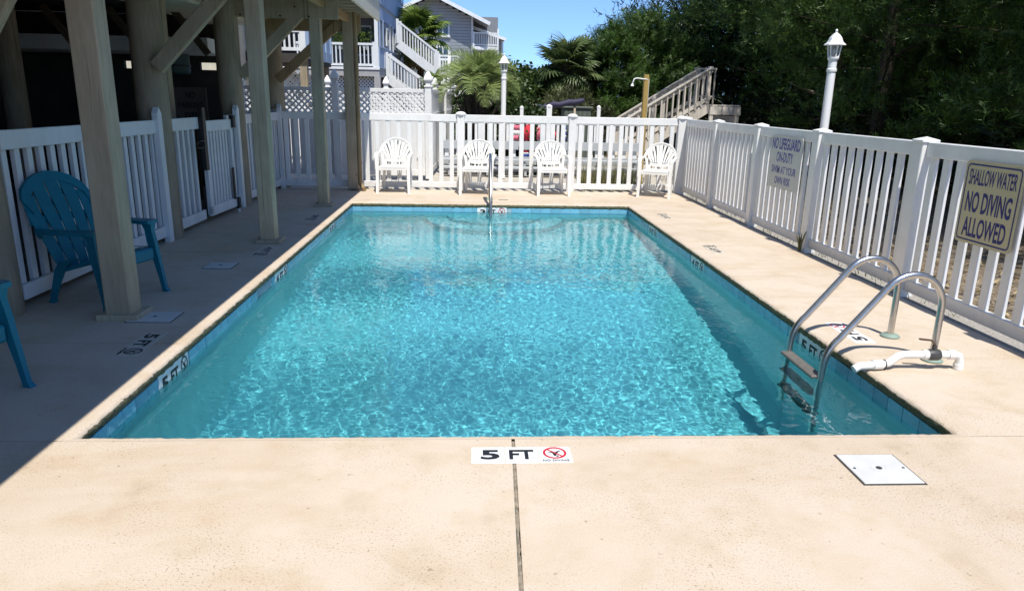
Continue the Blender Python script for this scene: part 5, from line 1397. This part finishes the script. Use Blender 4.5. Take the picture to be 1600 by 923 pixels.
def blue_house():
    t = thing('blue_house', 'blue grey raised house with white porch railings and a long white stair on its side', 'house', (-3.98, 32.0, 0), math.radians(-1.9))
    Dp = 8.0; Wd = 9.0; F = (2.72, 5.30, 7.9)
    # floors with grey fascia
    for i, z in enumerate(F):
        m = MB(); m.box((-Wd/2, Dp/2, z-.17), (Wd, Dp, .34)); m.build('floor_slab', M_GREYFAS, t)
        m = MB(); m.box((-Wd/2, -.012, z-.02), (Wd+.04, .05, .10)); m.build('edge_trim', M_WPAINT, t)
    # right hand wall: solid blue apron, band, screened openings with white mullions
    for i, z in enumerate(F[:2]):
        m = MB(); m.box((.005, Dp/2, z+.42), (.06, Dp-.02, .84)); m.build('apron_wall', M_BLUE, t)
        m = MB(); m.box((.005, Dp/2, z+2.18), (.06, Dp-.02, .45)); m.build('head_wall', M_BLUE, t)
        m = MB(); m.box((-.03, Dp/2, z+1.4), (.03, Dp-.04, 1.15)); m.build('screen', M_SCREEN, t)
        m = MB(); m.box((.045, Dp/2, z+.86), (.04, Dp, .06)); m.build('sill', M_BLUE, t)
        for k in range(9):
            m = MB(); m.box((.045, .05+k*.985, z+1.42), (.05, .09, 1.16)); m.build('mullion', M_WPAINT if k in (3, 4, 6) else M_BLUE, t)
        m = MB(); m.box((.04, 1.3, z+.45), (.03, .04, .80)); m.build('wall_batten', M_WPAINT, t)
        m = MB(); m.box((.04, 2.6, z+.45), (.03, .04, .80)); m.build('wall_batten', M_WPAINT, t)
        for k, yy in enumerate((2.1, 4.9)):
            f = MB(); f.box((.05, yy, z+1.38), (.06, .5, .75)); fo = f.build('window', M_WPAINT, t); g = MB(); g.box((.075, yy, z+1.38), (.03, .38, .62)); g.build('pane', M_WINDOW, fo)
    # porch front: corner posts, railings, dark recess
    for i, z in enumerate(F[:2]):
        m = MB(); m.box((-Wd/2, 2.6, z+1.2), (Wd-.1, .1, 2.3)); m.build('porch_wall', M_BLUEDK, t)
        for x in (-.09, -2.6, -5.2, -7.8):
            m = MB(); m.box((x, .06, z+1.12), (.15, .15, 2.24)); m.build('porch_post', M_WPAINT, t)
        railing(t, (-.2, .05, z), (-2.55, .05, z), 14, .95); railing(t, (-2.65, .05, z), (-5.15, .05, z), 15, .95)
        for k in range(3):
            f = MB(); f.box((-1.2-k*2.5, 2.54, z+1.25), (1.0, .06, 1.3)); fo = f.build('window', M_WPAINT, t); g = MB(); g.box((-1.2-k*2.5, 2.51, z+1.25), (.84, .04, 1.14)); g.build('pane', M_WINDOW, fo)
    # plants on the lower porch
    rr = np.random.default_rng(3)
    for x in (-1.7, -.65):
        pt = MB(); pt.lathe([(.10, 0), (.14, .22), (0, .22)], 10, (x, .5, F[0]+.75)); po = pt.build('plant_pot', M_WPAINT, t)
        link('pot_plant', scatter('pot_plant', rr.normal(0, .16, (40, 3))+[x, .5, F[0]+1.15], rr.normal(0, 1, (40, 3)), .35, LEAFS, M_SABAL, rr), po)
    # roof
    m = MB(); m.prism([(-Wd-.5, F[2]), (.5, F[2]), (-Wd/2, F[2]+2.6)], Dp+.8, Matrix.Translation((0, Dp+.4, 0)) @ Matrix.Rotation(PI/2, 4, 'X')); m.build('roof', M_GREYFAS, t)
    # piles and lattice skirt below
    for x in (-.1, -2.5, -5, -7.5):
        for y in (.1, 4, 7.8): m = MB(); m.box((x, y, 1.2), (.25, .25, 2.4)); m.build('pile', M_GREYFAS, t)
    o = link('lattice', lattice_panel(Wd-.3, .2, 2.36, M_WPAINT, .15, .05), t, (-Wd+.1, .25, 0)); o['kind'] = 'stuff'
    m = MB(); m.box((-Wd/2, 1.6, 1.2), (Wd-.2, .1, 2.38)); m.build('under_wall', M_DARKWALL, t)
    # stairs: lower flight down from the porch corner, upper flight further back, landing and steps facing us
    railing(t, (.10, 1.6, F[0]-.30), (2.55, 1.6, .72), 18, .95, skirt=True); railing(t, (.10, 2.7, F[0]-.30), (2.55, 2.7, .72), 18, .95, skirt=True)
    for k in range(10): m = MB(); m.box((.25+k*.245, 2.15, F[0]-.35-k*.17), (.26, 1.05, .04)); m.build('tread', M_DARKWOOD, t)
    railing(t, (.25, 4.1, 4.05), (2.05, 4.1, 2.72), 14, .95, skirt=True); railing(t, (.25, 5.2, 4.05), (2.05, 5.2, 2.72), 14, .95, skirt=True)
    for k in range(8): m = MB(); m.box((.35+k*.22, 4.65, 4.0-k*.165), (.24, 1.05, .04)); m.build('tread', M_DARKWOOD, t)
    m = MB(); m.box((2.55, 4.65, 2.55), (1.05, 1.3, .12)); m.build('landing', M_GREYWOOD, t)
    railing(t, (2.1, 5.25, 2.6), (3.1, 5.25, 2.6), 8, .95); railing(t, (3.1, 5.2, 2.6), (3.1, 4.1, 2.6), 8, .95)
    for x in (2.1, 3.05):
        for y in (4.1, 5.2): m = MB(); m.box((x, y, 1.25), (.14, .14, 2.5)); m.build('landing_post', M_PILE, t)
    return t
blue_house()
def entry_steps():
    t = thing('entry_steps', 'flight of dark grey treads facing us between the stair landing and the lattice fence', 'steps', (-1.36, 28.0, 0))
    for k in range(11): m = MB(); m.box((0, k*.28, .30+k*.19), (.62, .28, .05)); m.build('tread', M_GREYFAS, t)
    for k in range(11): m = MB(); m.box((0, .13+k*.28, .20+k*.19), (.60, .02, .15)); m.build('riser', M_DARKWOOD, t)
    for s in (-.33, .33): m = MB(); m.bar((s, -.1, .15), (s, 3.0, 2.3), .05, .24); m.build('stringer', M_WPAINT, t)
    railing(t, (.36, -.1, .3), (.36, 3.0, 2.4), 14, .9)
entry_steps()
def side_deck():
    t = thing('garden_deck', 'small white-railed deck behind the pindo palm trunk', 'deck', (-.75, 24.4, 0))
    for k in range(7): m = MB(); m.box((1.3, .1+k*.2, 1.0), (2.6, .19, .04)); m.build('deck_board', M_GREYWOOD, t)
    m = MB(); m.box((1.3, -.02, .92), (2.6, .05, .20)); m.build('rim_board', M_DARKWOOD, t)
    railing(t, (.05, 0, 1.02), (2.55, 0, 1.02), 20, .72); railing(t, (.05, -1.0, .40), (1.4, -1.0, .40), 9, .6)
    for x in (.1, 1.3, 2.5): m = MB(); m.box((x, .3, .45), (.14, .14, .95)); m.build('deck_post', M_GREYWOOD, t)
side_deck()
def blue_cottage():
    t = thing('blue_cottage', 'blue panelled wing of a raised house seen through the posts of the near house', 'house', (-4.75, 21.9, 0), math.radians(-1.0))
    m = MB(); m.box((-.05, 1.6, 3.6), (.10, 3.2, 2.0)); m.build('side_wall', M_BLUE, t)
    m = MB(); m.box((.01, 1.6, 2.72), (.06, 3.24, .30)); m.build('sill_band', M_BLUE, t)
    for y in (.05, 1.25, 2.4, 3.15): m = MB(); m.box((.025, y, 3.6), (.05, .07, 2.0)); m.build('batten', M_BLUE if y != 1.25 else M_WPAINT, t)
    m = MB(); m.box((.03, 1.6, 4.0), (.05, 3.2, .07)); m.build('batten', M_BLUE, t)
    m = MB(); m.box((-2.6, 1.6, 2.58), (5.2, 3.2, .25)); m.build('floor_slab', M_DARKWALL, t)
    m = MB(); m.box((-2.6, 1.6, 5.2), (5.6, 3.8, .3)); m.build('roof', M_GREYFAS, t)
    m = MB(); m.box((-2.9, 1.9, 3.9), (4.2, .1, 2.4)); m.build('porch_wall', M_BLUEDK, t)
    railing(t, (-.15, .05, 2.70), (-2.4, .05, 2.70), 16, .62); railing(t, (-2.5, .05, 2.70), (-4.8, .05, 2.70), 16, .62)
    for x in (-.1, -1.0, -2.45, -4.9): m = MB(); m.box((x, .05, 3.9), (.12, .12, 2.4)); m.build('porch_post', M_WPAINT, t)
    b = MB(); b.box((0, 0, 4.15), (.16, .03, .75)); bme = b.mesh('shutter_slat', M_WPAINT)
    for k in range(10): link('shutter_slat', bme, t, (-.3-k*.21, .6, 0))
    for x in (-.15, -2.6, -5.0):
        for y in (.15, 3.0): m = MB(); m.box((x, y, 1.25), (.2, .2, 2.5)); m.build('pile', M_PILE, t)
    m = MB(); m.box((-2.6, 3.1, .9), (5.0, .06, 1.8)); m.build('under_wall', M_DARKWALL, t)
    o = link('lattice', lattice_panel(4.9, .9, 2.2, M_WPAINT, .16, .045), t, (-5.0, .6, 0)); o['kind'] = 'stuff'
blue_cottage()

# ================================================================== GREY GABLED HOUSE far behind
M_GREYSIDE = simple('grey_clapboard', (0.33, 0.36, 0.38), 0.75, 0.06, 2)
M_GREYBACK = simple('painted_lap_shadow', (0.14, 0.15, 0.16), 0.9, 0.06, 2)  # dark grey between the boards paints in the shadow line under each lap
def grey_house():
    t = thing('grey_house', 'grey clapboard house with a white-edged gable, small window and corner balcony', 'house', (-3.27, 60.0, 0), math.radians(3)); sl = .457; pk = 9.25; x1 = 3.12; x0 = -6.6
    m = MB(); m.prism([(x0, 0), (x1, 0), (x1, pk-.25-sl*x1), (0, pk-.25), (x0, pk-.25+sl*x0)], 7, Matrix.Translation((0, 7.05, 0)) @ Matrix.Rotation(PI/2, 4, 'X')); m.build('wall', M_GREYBACK, t)
    # lapped boards, each a piece
    z = 2.2
    while z < pk-.4:
        xr = min(x1, (pk-.25-z)/sl); xl = max(x0, -(pk-.25-z)/sl); h = .235
        b = MB(); b.box(((xl+xr)/2, .03, z+h/2), (xr-xl-.02, .03, h-.035), 0, Matrix.Rotation(math.radians(9), 3, 'X')); b.build('clapboard', M_GREYSIDE, t); z += .225
    for s, xe in ((1, 4.45), (-1, -7.0)):
        m = MB(); m.bar((0, 3.3, pk), (s*abs(xe), 3.3, pk-sl*abs(xe)), 8.6, .14); m.build('roof_slope', M_GREYFAS, t)
        m = MB(); m.bar((0, -1.03, pk-.05), (s*abs(xe), -1.03, pk-.05-sl*abs(xe)), .06, .26); m.build('barge_board', M_WPAINT, t)
    # window with two sashes
    for zc in (6.75, 5.0):
        m = MB(); m.box((.82, -.02, zc), (1.06, .10, 1.06)); w = m.build('window', M_WPAINT, t)
        for s in (-.22, .22): m = MB(); m.box((.82+s, -.065, zc), (.36, .03, .80)); m.build('pane', M_WINDOW, w)
        m = MB(); m.box((.82, -.06, zc-.55), (1.2, .14, .07)); m.build('sill', M_WPAINT, w)
    m = MB(); m.box((x1, .0, 4.0), (.14, .14, 7.9)); m.build('corner_board', M_WPAINT, t)
    # recessed balcony on the right and the lower wing
    m = MB(); m.box((4.2, 2.4, 4.0), (2.3, .1, 8)); m.build('recess_wall', M_BLUEDK, t)
    for z in (5.55, 2.9):
        m = MB(); m.box((4.15, 1.1, z-.12), (2.1, 2.6, .24)); m.build('balcony_floor', M_WPAINT, t); railing(t, (x1+.1, -.15, z), (5.15, -.15, z), 14, 1.0)
    m = MB(); m.box((5.15, -.1, 3.9), (.12, .12, 6.0)); m.build('porch_post', M_WPAINT, t)
    m = MB(); m.prism([(3.2, 0), (5.75, 0), (5.75, 6.35), (3.2, 7.1)], 6, Matrix.Translation((0, 8.6, 0)) @ Matrix.Rotation(PI/2, 4, 'X')); m.build('wing_wall', M_GREYSIDE, t)
    m = MB(); m.bar((2.9, 5.5, 7.30), (6.0, 5.5, 6.32), 7.0, .12); m.build('wing_roof', M_GREYFAS, t)
    m = MB(); m.bar((2.9, 1.98, 7.26), (6.0, 1.98, 6.28), .06, .22); m.build('barge_board', M_WPAINT, t)
    m = MB(); m.box((5.75, 2.5, 3.1), (.14, .14, 6.2)); m.build('corner_board', M_WPAINT, t)
    return t
grey_house()

def white_annex():
    t = thing('white_annex', 'sunlit cream outbuilding glimpsed through the slot at the back of the carport', 'outbuilding', (-11.2, 20.3, 0))
    m = MB(); m.box((0, 1.5, 1.9), (9.4, 3.0, 3.8)); m.build('wall', M_TRIM, t)
    m = MB(); m.prism([(-5, 3.8), (5, 3.8), (0, 5.2)], 3.4, Matrix.Translation((0, 3.2, 0)) @ Matrix.Rotation(PI/2, 4, 'X')); m.build('roof', M_GREYFAS, t)
    for x in (-3, 0, 3):
        f = MB(); f.box((x, -.01, 1.5), (1.0, .06, 1.1)); w = f.build('window', M_WPAINT, t); g = MB(); g.box((x, -.035, 1.5), (.84, .03, .94)); g.build('pane', M_WINDOW, w)
    d = MB(); d.box((-1.5, -.01, 1.02), (.95, .06, 2.05)); dd = d.build('door', M_WPAINT, t); h = MB(); h.box((-1.15, -.06, 1.0), (.04, .06, .12)); h.build('handle', M_IRON, dd)
white_annex()
